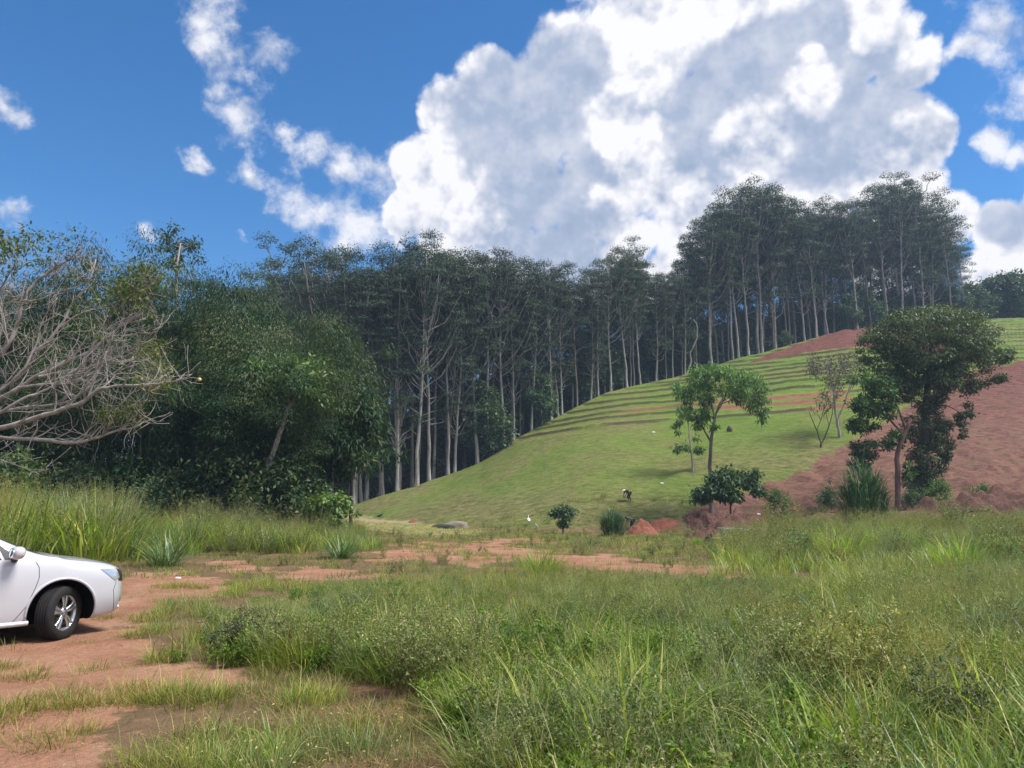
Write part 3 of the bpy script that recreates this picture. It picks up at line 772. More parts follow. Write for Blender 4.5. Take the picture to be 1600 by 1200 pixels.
for ri, (dd, step, rn) in enumerate(rows):
    px = 300 + rgf.uniform(0, step) if ri > 1 else 500
    while px < 1540:
        pj = px + rgf.uniform(-.3, .3) * step
        kinds = [1, 0, 3, 5, 7, 3, 5] if ri == 0 else [0, 1, 2, 4, 5, 7, 3]
        k = int(rgf.choice(kinds))
        sink = abs(rgf.normal(4, 20)) + (16 if k in (2, 5) else 0) + (0, 8, 24, 42, 60, 75)[ri]
        pj2 = min(max(pj, 300), 1535)
        label = {'edge': 'eucalyptus in the front line of the forest ', 'second': 'eucalyptus in the second line of the forest ',
                 'inner': 'eucalyptus standing within the forest ', 'deep': 'eucalyptus deep in the forest '}[rn] + stretch(pj2)
        q_ = place_euc(pj2, dd + rgf.uniform(-1.2, 2.2), k, label, 'eucalyptus trees, ' + rn + ' ' + stretch(pj2), rg=rgf, wx=1.0 + 0.05 * ri, sink=sink, tilt=(rgf.normal(0, .022), rgf.normal(0, .022)))
        if ri < 2: FRONT.setdefault((ri, stretch(pj2)), []).append((pj2, k, q_))
        px += step
ORD = 'first second third fourth fifth sixth seventh eighth ninth tenth eleventh twelfth thirteenth fourteenth fifteenth sixteenth'.split()
for (ri, st_), lst in FRONT.items():
    for n_, (_, k, q_) in enumerate(sorted(lst, key=lambda v: v[0])):
        bk = 'pale' if k in (0, 3, 5, 6) else 'brown'; sh_ = {0: 'wide crowned', 4: 'wide crowned', 2: 'low crowned', 5: 'low crowned', 6: 'thin crowned'}.get(k, 'narrow crowned')
        q_['label'] = f"{bk} {sh_} eucalyptus, {ORD[n_]} from left in {('front', 'second')[ri]} line {st_}"
# dense lower forest trees that close the forest at trunk height
def broad_tree(seed, Ht=10.0, Rw=3.4, mat=M_DARKL, bark=B_DARK, n_l=16, leafn=110, L=0.42, W=0.2, low=0.15, flat=0.6, trunk_r=0.16, cl=1.4, droop=.3, wob=.14, tl=(0.05, .95)):
    rg = np.random.default_rng(seed); tr = Geo(); lm = Geo(); cr = Geo()
    P = curve((0, 0, -0.3), (rg.normal(0, .05), rg.normal(0, .05), 1), Ht * 0.8, 8, rg, 0.05, 0.02)
    tr.tube(P, np.linspace(trunk_r, trunk_r * .2, 9), 7)
    for i in range(n_l):
        t = (i + rg.uniform(0, 1)) / n_l; f = low + (0.97 - low) * t
        h = f * Ht * 0.8; k = f * 8; b = np.array([np.interp(k, range(9), P[:, q]) for q in range(3)])
        a = i * 2.4 + rg.uniform(-.4, .4); el = 0.25 + 0.9 * t
        Lb = Rw * (0.55 + 0.55 * math.sin(math.pi * min(1, .25 + t * .75))) * rg.uniform(.7, 1.1)
        Q = curve(b, (math.cos(a) * math.cos(el), math.sin(a) * math.cos(el), math.sin(el)), Lb, 5, rg, wob, 0.03)
        lm.tube(Q, np.linspace(trunk_r * .4, .02, 6), 5, cap=False)
        s_ = cl * rg.uniform(.75, 1.25)
        for q, c in enumerate((Q[-1], Q[3], Q[4] + rg.normal(0, .6, 3))):
            clump(cr, c, s_ * (1 - .18 * q), s_ * flat, int(leafn * s_), L, W, rg, droop=droop, tl=tl)
    return tr.mesh('trunk', bark, True), lm.mesh('limbs', bark, True), cr.mesh('crown', mat)
def broad_thing(meshes, name, label, loc, rz=0, scale=1.0, group=None, cat='tree', tilt=(0, 0)):
    o = thing(name, label, cat, loc, rz, group, scale); o.rotation_euler = (tilt[0], tilt[1], rz)
    for nm, me in zip(('trunk', 'limbs', 'crown'), meshes):
        if me is not None: link(nm, me, o)
    return o
UND = [broad_tree(300 + i, 10, 3.2, M_DARKL if i != 1 else M_EUC, n_l=13, leafn=75, L=.55, W=.26, low=.08) for i in range(3)]
def polar_place(px, dd):
    r_ = ray(px, 785); az = math.atan2(r_[0], r_[1]); rc = float(np.interp(az, AZ_T, RC_T)) + dd
    x, y = rc * math.sin(az), rc * math.cos(az); return (x, y, Hs(x, y) - 0.1)
for i, (dd, step) in enumerate([(9, 44), (20, 36), (31, 32), (41, 26), (48, 26), (55, 30)]):
    px = 250 + 17 * i
    while px < 1640:
        if not (dd < 30 and px > 1540):
            s = rgf.uniform(.8, 1.25) * (1.45 if dd > 30 else .9)
            broad_thing(UND[rgf.integers(0, 3)], 'forest_tree', 'dark bushy tree in the shade of the eucalyptus trunks ' + stretch(px), polar_place(px + rgf.uniform(-12, 12), dd + rgf.uniform(-2, 2)),
                        rgf.uniform(0, 6.28), s, 'low bushy trees inside the forest ' + stretch(px))
        px += step * rgf.uniform(.8, 1.2)
# bushy trees on the skyline at the far right
for i, (px, ty) in enumerate([(1548, 440), (1572, 432), (1600, 424), (1625, 430), (1655, 420), (1690, 425), (1560, 455), (1590, 450), (1380, 470), (1520, 445), (1740, 420)]):
    p = polar_place(px, 4 + 5 * (i % 3)); s = max(.5, (at(px, ty, p[1])[2] - p[2]) / 9.6)
    broad_thing(UND[i % 3], 'skyline_tree', 'rounded dark tree on the skyline at the far right', p, i * 1.3, (s * 1.15, s * 1.15, s), 'rounded dark trees on the skyline at the far right')
# hero: bushy dark trees and shrubs at the forest edge
for px, dd, s, lab in [(760, 1.2, 1.0, 'dark conical bushy tree at the forest edge beside the grassy slope'), (752, 3.5, .8, 'smaller dark bushy tree half hidden behind the conical one'),
                       (845, 1.0, .75, 'low dark bush under the slanting eucalyptus at the corner of the terraces'), (1240, 1.5, .35, 'low shrub at the left end of the red bank'),
                       (1345, 2.0, .8, 'bushy dark tree on top of the red bank'), (1380, 3.0, .9, 'bushy dark tree between the red bank and the vine covered tree')]:
    broad_thing(UND[2], 'forest_edge_tree', lab, polar_place(px, dd), px * .1, s, 'bushy trees along the forest edge')
# crooked white dead stem, leaning fence post
g = Geo(); p0 = np.array(polar_place(1079, 0.2)); sc_ = p0[1] / FPX
pts = np.array([(1079, 582), (1080, 565), (1078, 552), (1084, 540), (1089, 528), (1090, 515), (1088, 505), (1083, 499)], float)
P = np.array([at(a, b, p0[1]) for a, b in pts]) - p0; P[0] = (0, 0, -.3)
g.tube(P, np.linspace(.17, .05, 8), 6); o = link('dead_tree', g.mesh('dead_tree', B_EUC, True), None, p0)
tag(o, 'crooked whitish dead stem curving up at the crest above the terraces', 'dead tree')
g = Geo(); p0 = ground_at(748, 716); g.tube([(0, 0, -.3), (0.02, 0, .6), (0.05, 0, 1.15)], [.16, .15, .13], 7)
o = link('fence_post', g.mesh('fence_post', B_GREY, True), None, p0); tag(o, 'short pale weathered post between the slope and the forest', 'post')

# ------------------------------------------------------------------ bamboo
def bamboo_meshes(seed, Ht=15.0, Rw=3.4, nc=20, dens=1.0):
    rg = np.random.default_rng(seed); cu = Geo(); fo = Geo()
    for i in range(nc):
        a = rg.uniform(0, 6.28); r_ = rg.uniform(0, 1.1); lean = rg.uniform(0.03, 0.2)
        n = 12; Lc = Ht * rg.uniform(.72, 1.08); th = lean; p = np.array([math.cos(a) * r_, math.sin(a) * r_, -.2]); P = [p]
        bend = rg.uniform(0.25, 1.0) * Rw / 3.4
        for k in range(n):
            f = k / n; th = lean + bend * 2.0 * max(0, f - .35) ** 1.5 * 1.6
            p = p + np.array([math.cos(a) * math.sin(th), math.sin(a) * math.sin(th), math.cos(th)]) * Lc / n; P.append(p)
        P = np.array(P); cu.tube(P, np.linspace(.055, .012, n + 1), 5, cap=False)
        for k in range(3, n + 1):
            if rg.random() < (.65 if k < 7 else .35): continue
            c = P[k] + rg.normal(0, .5, 3) * (1, 1, .5) - (0, 0, .25)
            s_ = rg.uniform(1.0, 1.75) * (1.0 + .15 * (k > 8)); m = int(165 * s_ ** 1.7 * dens); sh_ = rg.normal(-.05, .26) + (.22 if rg.random() < .12 else 0)
            qd = unit(rg.normal(0, 1, (m, 3))); qd[:, 2] = np.where(qd[:, 2] < -.2, qd[:, 2] * .5, qd[:, 2])
            pp = c + qd * np.clip(rg.normal(.8, .2, m), .1, 1.3)[:, None] * np.array([s_, s_, s_ * .72])
            d = qd * (.8, .8, .3) + np.array([math.cos(a) * .25, math.sin(a) * .25, -.75]) + rg.normal(0, .25, (m, 3))
            t = np.clip(rg.uniform(.0, .8, m) + sh_ + .12 * (k / n), 0, 1)
            fo.leaves(pp, d, unit(qd + np.array([0, 0, .5]) + rg.normal(0, .25, (m, 3))), .26 * rg.uniform(.7, 1.2, m), .062 * rg.uniform(.8, 1.3, m), t)
    return cu.mesh('culms', B_CULM, True), fo.mesh('foliage', M_BAM)
BAM = [bamboo_meshes(400 + i, 15, [3.2, 4.2, 3.6, 2.4][i], [20, 22, 20, 16][i]) for i in range(4)]
BSP = [ # column, depth, row of the top, kind, width factor, label
 (28, 47, 405, 0, 1.1, 'dark bamboo clump behind the leafless tree at the left end of the grove'),
 (92, 46, 388, 1, 1.0, 'rounded dark bamboo clump rising behind the leafless branches'),
 (165, 45, 372, 3, .9, 'airy light green bamboo clump standing above the leafless tree tips'),
 (215, 47, 412, 2, 1.0, 'dark bamboo clump between the airy clump and the thin pole tree'),
 (258, 44, 405, 1, .85, 'dark bamboo clump beneath the thin pole tree'),
 (318, 46, 408, 2, .95, 'bamboo clump right of the thin pole tree'),
 (362, 43, 412, 0, .95, 'bright topped bamboo clump in the middle of the grove'),
 (405, 42, 432, 1, .95, 'bamboo clump left of the bulging front one'),
 (455, 40, 455, 1, 1.05, 'big bulging bamboo clump at the right front of the grove'),
 (487, 41, 480, 2, .8, 'bamboo clump with golden edge overhanging the right end of the grove'),
 (60, 40, 520, 2, .9, 'low bamboo clump in front of the grove behind the leafless branches'),
 (140, 39, 500, 0, .9, 'drooping bamboo clump right of the lowest leafless limbs'),
 (230, 38, 480, 2, 1.0, 'wide drooping bamboo clump at the front beside the leafy branch tip'),
 (315, 38, 500, 1, .95, 'deep green bamboo clump in the front of the grove beside the yellow fruit'),
 (390, 37, 520, 0, .9, 'front bamboo clump left of the leaning pale trunk'),
 (448, 37, 530, 2, .9, 'front bamboo clump right above the leaning pale trunk'),
 (-40, 45, 390, 1, 1.0, 'bamboo clump at the left edge of the grove'),
 (-120, 42, 380, 0, 1.1, 'bamboo clump beyond the left edge of the grove'), (-230, 44, 380, 2, 1.1, 'farther bamboo clump beyond the left edge of the grove')]
for px, d, ty, k, w, lab in BSP:
    p = at_depth(px, d); s = (at(px, ty, d)[2] - p[2]) / 16.2
    o = thing('bamboo_clump', lab, 'bamboo', p, px * .37, 'bamboo clumps at the left', (s ** .6 * w * .88, s ** .6 * w * .88, s))
    link('culms', BAM[k][0], o); link('foliage', BAM[k][1], o)
# low shrubs and bushes that close the foot of the grove
SH = [broad_tree(500 + i, 3.0, 1.5, [M_DARKL, M_BAM, M_BROAD][i], n_l=12, leafn=120, L=.22, W=.09, low=.02, trunk_r=.05, cl=.75) for i in range(3)]
for i, (px, d, s, k, lab) in enumerate([(18, 36, 1.3, 2, 'olive green shrub at the left edge of the photo under the leafless tree'), (110, 37, 1.2, 0, 'dark shrub at the foot of the bamboo left of the grass mound'),
    (200, 37, 1.3, 1, 'feathery shrub at the bamboo foot behind the tall grass'), (285, 36, 1.1, 0, 'dark shrub at the foot of the bamboo'),
    (352, 35, 1.35, 1, 'rounded feathery shrub left of the leaning trunk base'), (430, 36, 1.25, 1, 'rounded olive shrub right of the leaning trunk'),
    (455, 37, 1.2, 0, 'dark shrub between the olive shrub and the light green sapling'), (250, 35, .9, 0, 'low dark shrub under the front bamboo')]):
    p = at_depth(px, d); o = broad_thing(SH[k], 'shrub', lab, p, i * 1.7, s, 'shrubs at the foot of the bamboo', 'shrub')
# small round crowned tree right of the bamboo
rt = broad_tree(520, 6, 1.7, M_BAM, B_DARK, n_l=14, leafn=190, L=.34, W=.07, low=.62, trunk_r=.09, cl=.85, droop=.7)
p = at_depth(548, 41); s = (at(548, 622, 41)[2] - p[2]) / 5.6
broad_thing(rt, 'round_tree', 'small round crowned tree overhanging just right of the bamboo', p, .4, s)
# leaning pale trunk
g = Geo(); base = at_depth(395, 35.5)
pts = [(395, 784), (412, 745), (428, 705), (441, 665), (449, 640), (462, 622)]
P = np.array([at(a, b, 35.5) for a, b in pts]) - base; P[0][2] = -.2
o = thing('leaning_tree', 'pale slanting trunk leaning to the right against the bamboo', 'tree', base)
g.tube(P, np.linspace(.14, .09, 6), 8)
link('trunk', g.mesh('trunk', B_GREY, True), o)
g = Geo(); rg = np.random.default_rng(5)
for a, b in (((449, 640), (425, 618)), ((462, 622), (478, 600)), ((462, 622), (455, 595))):
    g.tube(np.array([at(*a, 35.5), (at(*a, 35.5) + at(*b, 35.3)) / 2 + (0, 0, .1), at(*b, 35.3)]) - base, [.06, .045, .025], 6)
link('limbs', g.mesh('limbs', B_GREY, True), o)
g = Geo()
for _ in range(22):
    c = at(rg.uniform(395, 500), rg.uniform(565, 625), 35.4) - base; clump(g, c, .75, .4, 70, .3, .12, rg, droop=.5)
link('crown', g.mesh('crown', M_BROAD), o)
# thin pole tree above the bamboo
g = Geo(); base = at_depth(275, 50)
P = np.array([at(a, b, 50) for a, b in [(275, 785), (272, 650), (270, 560), (275, 490), (276, 420), (282, 380)]]) - base
o = thing('pole_tree', 'thin bare pole of a tree rising out of the dark bamboo with feathery top', 'tree', base)
g.tube(P, np.linspace(.17, .05, 6), 7); link('trunk', g.mesh('trunk', B_GREY, True), o)
g = Geo(); g2 = Geo()
for i in range(22):
    k = rg.uniform(.0, 1); b0 = at(276 + k * 6, 470 - 95 * k, 50); a = rg.uniform(0, 6.28)
    Q = curve(b0 - base, (math.cos(a), math.sin(a), rg.uniform(.1, .8)), rg.uniform(.9, 1.9) * (1.2 - .5 * k), 4, rg, .12, .02)
    g.tube(Q, np.linspace(.03, .01, 5), 4, cap=False); clump(g2, Q[-1], .62, .34, 46, .3, .11, rg); clump(g2, Q[3], .4, .24, 20, .3, .11, rg)
link('limbs', g.mesh('limbs', B_GREY, True), o); link('crown', g2.mesh('crown', M_BAM), o)
# light green sapling beside the slope
g = Geo(); g2 = Geo(); base = at_depth(500, 36)
o = thing('sapling', 'light green large leaved sapling where the slope meets the forest', 'sapling', base)
for i in range(9):
    a = i * 2.4; Q = curve((math.cos(a) * .12, math.sin(a) * .12, -.1), (math.cos(a) * .45 + .1, math.sin(a) * .45, 1), rg.uniform(1.3, 2.1), 5, rg, .08)
    g.tube(Q, np.linspace(.05, .02, 6), 5, cap=False)
    for k in (3, 4, 5):
        for _ in range(2): clump(g2, Q[k] + rg.normal(0, .30, 3) * (1.3, 1, .6), .38, .24, 26, .26, .15, rg, droop=.35, tl=(.1, 1))
for c in ((1.1, 0, 1.7), (1.4, 0, 1.4), (.9, -.2, 1.2)): clump(g2, c, .35, .2, 30, .24, .12, rg, tl=(.5, 1))
link('stems', g.mesh('stems', B_GREY, True), o); link('foliage', g2.mesh('foliage', M_PALE), o)

# ------------------------------------------------------------------ leafless sprawling tree at the left
TD = 13.5
tb = at_depth(-210, TD + .6)
o_bare = thing('leafless_tree', 'sprawling mostly leafless grey tree reaching in from the left edge', 'tree', tb)
tr = Geo(); lm = Geo(); tw = Geo(); lf = Geo()
rg = np.random.default_rng(77)
hub = at(-120, 640, TD + .4)
tr.tube(np.array([tb + (0, 0, -.3), tb + (0.05, 0, .9), (tb + hub) / 2 + (.1, 0, .3), hub]) - tb, [.42, .34, .30, .25], 10)
LIMB = [ # image outlines of the main limbs (column, row), thickness in m, depth offset
 ([(-120,640),(-60,668),(0,686),(60,686),(100,692),(118,693),(150,684),(187,672),(212,668),(224,658)], .085, 0.0),
 ([(187,672),(200,655),(214,660)], .02, .0), ([(160,681),(166,660),(172,648),(186,640)], .022, 0),
 ([(-120,640),(-50,668),(0,671),(50,655),(96,640),(132,628),(148,610),(185,602),(225,603),(258,598),(284,594)], .10, -.3),
 ([(148,612),(165,590),(190,577),(212,570),(235,560)], .035, -.3), ([(215,603),(240,615),(258,617)], .02, -.3),
 ([(-120,640),(-40,648),(0,645),(40,635),(80,634),(112,627),(142,604),(160,570),(175,545)], .075, .2),
 ([(-120,640),(-50,640),(0,625),(30,606),(55,588),(90,573),(120,558),(150,545),(175,520),(195,505),(230,498)], .10, .3),
 ([(-120,640),(-60,620),(-10,618),(30,590),(60,548),(95,510),(110,478),(140,440),(150,405)], .09, .8),
 ([(-120,640),(-70,600),(-20,575),(10,545),(30,500),(33,470),(55,440),(85,420),(110,405),(126,385)], .11, 1.1),
 ([(-20,575),(0,530),(5,500),(-5,460),(20,420),(30,385)], .06, 1.3),
 ([(-120,640),(-80,560),(-50,500),(-20,470),(10,450),(25,470)], .08, 1.8),
 ([(60,588),(100,580),(140,575),(180,560),(205,545),(240,530),(250,510)], .05, .1),
 ([(30,606),(70,600),(110,600),(150,580),(170,555),(172,530)], .05, -.2),
 ([(95,510),(125,490),(160,480),(185,470),(215,462),(232,450)], .035, .6),
 ([(0,645),(40,620),(70,612),(100,590),(130,570),(150,530),(165,500)], .05, -.5),
 ([(33,470),(60,470),(90,455),(120,450),(150,430)], .035, 1.0),
 ([(-50,640),(0,612),(40,575),(60,530),(65,500),(90,465)], .06, .5),
 ([(-60,700),(-20,712),(20,725),(60,740)], .03, .8)]
tips = []
def limb(P, r0, r1, gg, k=7): gg.tube(P - tb, np.linspace(r0, r1, len(P)), k)
def resample(pts, n):
    pts = np.asarray(pts, float); t = np.linspace(0, len(pts) - 1, n)
    P = np.stack([np.interp(t, range(len(pts)), pts[:, i]) for i in range(2)], 1)
    P[1:-1] = (P[:-2] + 2 * P[1:-1] + P[2:]) / 4
    return P
for pts, r0, dz in LIMB:
    pp = resample(pts, len(pts) * 3)
    wv = np.cumsum(rg.normal(0, .04, len(pp)))
    P = np.array([at(a, b, TD + dz + w) for (a, b), w in zip(pp, wv)]) + rg.normal(0, .006, (len(pp), 3))
    limb(P, r0 * .54, max(.006, r0 * .12), lm)
    nb = int(len(pp) * 0.5)
    for _ in range(nb):
        i = rg.integers(len(P) // 4, len(P) - 1); d = unit(P[i + 1] - P[i]) if i + 1 < len(P) else unit(P[i] - P[i - 1])
        d2 = unit(d + np.array([rg.uniform(-.15, .7), rg.normal(0, .55), rg.uniform(-.1, 1.1)]) * .8)
        Ls = rg.uniform(.4, 1.4) * (1.05 - .85 * i / len(P)); Q = curve(P[i], d2, Ls, 6, rg, .14, .07)
        limb(Q, max(.008, r0 * .18), .004, tw, 5); 
        for __ in range(3):
            j = rg.integers(2, 6); d3 = unit(Q[j] - Q[j - 1] + rg.normal(0, .55, 3) + (0, 0, .25)); S = curve(Q[j], d3, rg.uniform(.25, .7), 5, rg, .16, .06)
            limb(S, .0055, .0025, tw, 4); tips.append(S[-1])
            if rg.random() < .6:
                k_ = rg.integers(1, 5); S2 = curve(S[k_], unit(S[k_] - S[k_ - 1] + rg.normal(0, .6, 3)), rg.uniform(.15, .4), 3, rg, .15, .05); limb(S2, .004, .002, tw, 3); tips.append(S2[-1])
tips = np.array(tips); tpx, tpy = project(tips[:, 0], tips[:, 1], tips[:, 2])
LEAFZ = [(205,450,62,45,.6),(240,560,30,50,.5),(30,385,75,36,.8),(165,650,28,22,1.0),(205,650,28,22,.9),(150,470,60,70,.12),(100,430,60,60,.08),(240,590,40,20,.4)]
for c, a, b in zip(tips, tpx, tpy):
    for zx, zy, rx, ry, pr in LEAFZ:
        if ((a - zx) / rx) ** 2 + ((b - zy) / ry) ** 2 < 1 and rg.random() < pr:
            clump(lf, c - tb, .15, .12, 11, .085, .042, rg, droop=.5, tl=(.0, .75) if zx < 230 else (.4, 1)); break
for zx, zy, rx, ry, n in [(200,450,60,40,34),(238,560,24,40,26),(30,380,60,24,40),(168,648,12,12,9),(206,648,16,10,12),(-40,400,60,50,40)]:
    for _ in range(n):
        c = at(rg.normal(zx, rx * .5), rg.normal(zy, ry * .5), TD + rg.normal(.2, .35)); clump(lf, c - tb, .17, .14, 12, .09, .045, rg, droop=.45, tl=(0, .8))
        S = curve(c, rg.normal(0, 1, 3) + (0, 0, -.6), .3, 3, rg, .1); limb(S, .004, .002, tw, 3)
# hanging mats of brown twigs and dead creeper
for zx, zy, n in [(215, 545, 55), (150, 560, 20), (112, 590, 30)]:
    for _ in range(n):
        c = at(rg.normal(zx, 26), rg.normal(zy, 22), TD + rg.normal(0, .3)); S = curve(c, (rg.normal(0, .8), rg.normal(0, .5), rg.normal(-.1, .5)), rg.uniform(.25, .6), 5, rg, .25, .0, .1); limb(S, .003, .0018, tw, 3)
link('trunk', tr.mesh('trunk', B_GREY, True), o_bare); link('limbs', lm.mesh('limbs', B_GREY, True), o_bare)
link('twigs', tw.mesh('twigs', B_GREY), o_bare); link('leaves', lf.mesh('leaves', M_YELL), o_bare)
bm = bmesh.new(); bmesh.ops.create_icosphere(bm, subdivisions=2, radius=.032); fm = bpy.data.meshes.new('fruit'); bm.to_mesh(fm); bm.free()
fm.materials.append(plain('pale_yellow_fruit', (.78, .58, .18), .5)); fr_o = link('fruit', fm, o_bare, at(312, 593, TD - .3) - tb); fr_o['label'] = 'small pale yellow fruit hanging from the tip of the branch'
g = Geo(); a_ = at(284, 594, TD - .3); b_ = at(311, 591, TD - .3); g.tube(np.array([a_, (a_ + b_) / 2 + (0, 0, .03), b_]) - tb, [.005, .004, .003], 4); link('fruit_twig', g.mesh('fruit_twig', B_GREY), o_bare)

# ------------------------------------------------------------------ trees standing on and before the slope
def px_tree(name, label, base_px, base_py, stems, crowns, bark, mat, cat='tree', depth=None, L=.3, W=.12, n=60, droop=.4, extra=None, seed=1, tl=(.05, .95), twigs=0):
    rg = np.random.default_rng(seed)
    b = ground_at(base_px, base_py) if depth is None else at_depth(base_px, depth)
    d = b[1]; k = d / FPX
    o = thing(name, label, cat, b); g = Geo(); l = Geo(); c_ = Geo()
    for i, (pts, r0, r1, off) in enumerate(stems):
        pp = resample(pts, max(4, len(pts) * 2)); P = np.array([at(a, q, d + off * (j / len(pp))) for j, (a, q) in enumerate(pp)]) - b
        P[1:-1] += rg.normal(0, .015 * d / 50, P[1:-1].shape)
        if i == 0: P[0, 2] = -.25
        (g if i == 0 else l).tube(P, np.linspace(r0, r1, len(P)), 8 if i == 0 else 6)
    for (cx_, cy_, rx, ry, rd, cnt, leafy) in crowns:
        for _ in range(cnt):
            q = unit(rg.normal(0, 1, 3)) * rg.uniform(.35, 1) ** .5
            c = at(cx_ + q[0] * rx, cy_ - q[2] * ry, d + q[1] * rd) - b
            s_ = rg.uniform(.75, 1.3)
            clump(c_, c, leafy * s_, leafy * s_ * .55, int(n * s_), L, W, rg, droop=droop, tl=tl)
            if twigs and rg.random() < twigs:
                dr = unit(c - (at(cx_, cy_ + ry * 1.6, d) - b)); S = curve(c - dr * leafy * 1.6, dr, leafy * 2, 4, rg, .1); l.tube(S, np.linspace(.03, .008, 5) * d / 60, 4, cap=False)
    link('trunk', g.mesh('trunk', bark, True), o)
    if l.n: link('limbs', l.mesh('limbs', bark, True), o)
    if c_.n: link('crown', c_.mesh('crown', mat), o)
    return o
M_FLAM = leaf_mat('feathery_green_leaves', [(0.0, (0.051, 0.115, 0.038)), (0.5, (0.101, 0.196, 0.057)), (1.0, (0.203, 0.311, 0.081))], trans=0.35, obj_var=0.05)
px_tree('umbrella_tree', 'bright green umbrella crowned tree with slim trunk on the grassy slope', 1112, 800,
    [([(1112,800),(1111,760),(1109,720),(1111,685),(1117,655)], .17, .10, 0), ([(1117,655),(1124,630),(1137,610),(1155,598)], .08, .03, 1), ([(1110,690),(1100,672),(1092,655),(1082,640)], .08, .03, -1),
     ([(1117,655),(1112,630),(1105,605),(1098,588)], .07, .02, .6), ([(1124,632),(1150,622),(1172,618),(1185,630)], .04, .015, -.6), ([(1120,645),(1135,620),(1140,590),(1138,575)], .05, .02, -1), ([(1137,612),(1165,600),(1188,600)], .035, .012, .8)],
    [(1130,592,62,22,2.6,52,.62),(1172,612,30,24,2.0,24,.5),(1092,615,28,30,2.0,24,.52),(1190,638,14,22,1.0,11,.38),(1085,640,20,22,1.0,10,.42),(1100,660,20,16,1.0,8,.4),(1118,580,40,12,2.0,16,.5)], B_EUC2, M_FLAM, depth=57, L=.34, W=.10, n=52, droop=.75, seed=11, twigs=.5)
px_tree('slender_tree', 'thin small tree with scattered tufts just left of the umbrella crowned tree', 1083, 738,
    [([(1083,738),(1081,712),(1078,690),(1076,665),(1072,640)], .10, .04, 0), ([(1080,705),(1070,700),(1060,700)], .03, .012, 0), ([(1078,690),(1090,675),(1098,680)], .03, .01, 0)],
    [(1070,645,13,14,1.0,12,.42),(1064,700,14,7,.8,9,.4),(1058,665,8,10,.6,6,.35),(1090,695,10,12,.6,6,.3),(1062,610,10,14,.8,10,.42)], B_GREY, M_FLAM, L=.34, W=.10, n=40, droop=.7, seed=12)
px_tree('spreading_bush', 'dark green spreading bush below the umbrella crowned tree at the edge of the red soil', 1135, 800,
    [([(1140,815),(1142,790),(1140,765)], .07, .04, 0), ([(1140,775),(1120,765),(1105,770)], .035, .015, 0), ([(1142,770),(1160,745),(1178,750)], .035, .012, 0)],
    [(1118,768,32,14,1.6,34,.42),(1140,745,30,12,1.5,24,.4),(1172,748,14,14,1.0,14,.36),(1138,775,22,10,1.0,14,.4),(1095,778,12,6,.8,7,.35),(1182,765,6,10,.6,6,.3)], B_DARK, M_DARKL, cat='bush', depth=47, L=.3, W=.13, n=50, droop=.5, seed=13, tl=(.2, 1))
px_tree('sparse_tree', 'sparse brownish tree with forked trunk behind the bare shrub on the slope', 1312, 684,
    [([(1312,684),(1309,660),(1305,640),(1303,615)], .16, .09, 0), ([(1308,658),(1318,635),(1326,610),(1338,590)], .09, .03, 0), ([(1303,615),(1298,590),(1285,570),(1275,560)], .06, .02, 0),
     ([(1303,615),(1310,585),(1315,565)], .06, .02, 1), ([(1305,640),(1296,625),(1288,605)], .05, .015, -1), ([(1326,610),(1330,585),(1332,565)], .04, .015, .5)],
    [(1300,575,38,24,2.6,44,.55),(1330,572,24,24,2.0,24,.55),(1275,570,15,16,1.6,14,.5),(1298,610,24,16,1.6,12,.4)], B_GREY, M_SPARSE, L=.26, W=.10, n=30, droop=.2, seed=14, twigs=.9)
px_tree('bare_shrub', 'small v shaped almost bare shrub on the slope left of the sparse tree', 1283, 699,
    [([(1283,699),(1283,690)], .10, .08, 0), ([(1283,692),(1276,672),(1268,655),(1264,640)], .06, .02, 0), ([(1284,692),(1292,675),(1300,650),(1302,630)], .07, .02, 0), ([(1276,672),(1283,655),(1286,640)], .035, .012, 0), ([(1295,665),(1290,645),(1296,625)], .03, .01, 0)],
    [(1282,633,20,14,1.4,14,.4),(1298,622,8,10,.8,6,.35)], B_DARK, M_BROAD, cat='shrub', L=.22, W=.09, n=16, droop=.2, seed=15, twigs=.9)
M_BIG = leaf_mat('dull_green_fine_leaves', [(0.0, (0.051, 0.076, 0.044)), (0.5, (0.085, 0.126, 0.061)), (1.0, (0.170, 0.212, 0.085))], trans=0.22, obj_var=0.05)
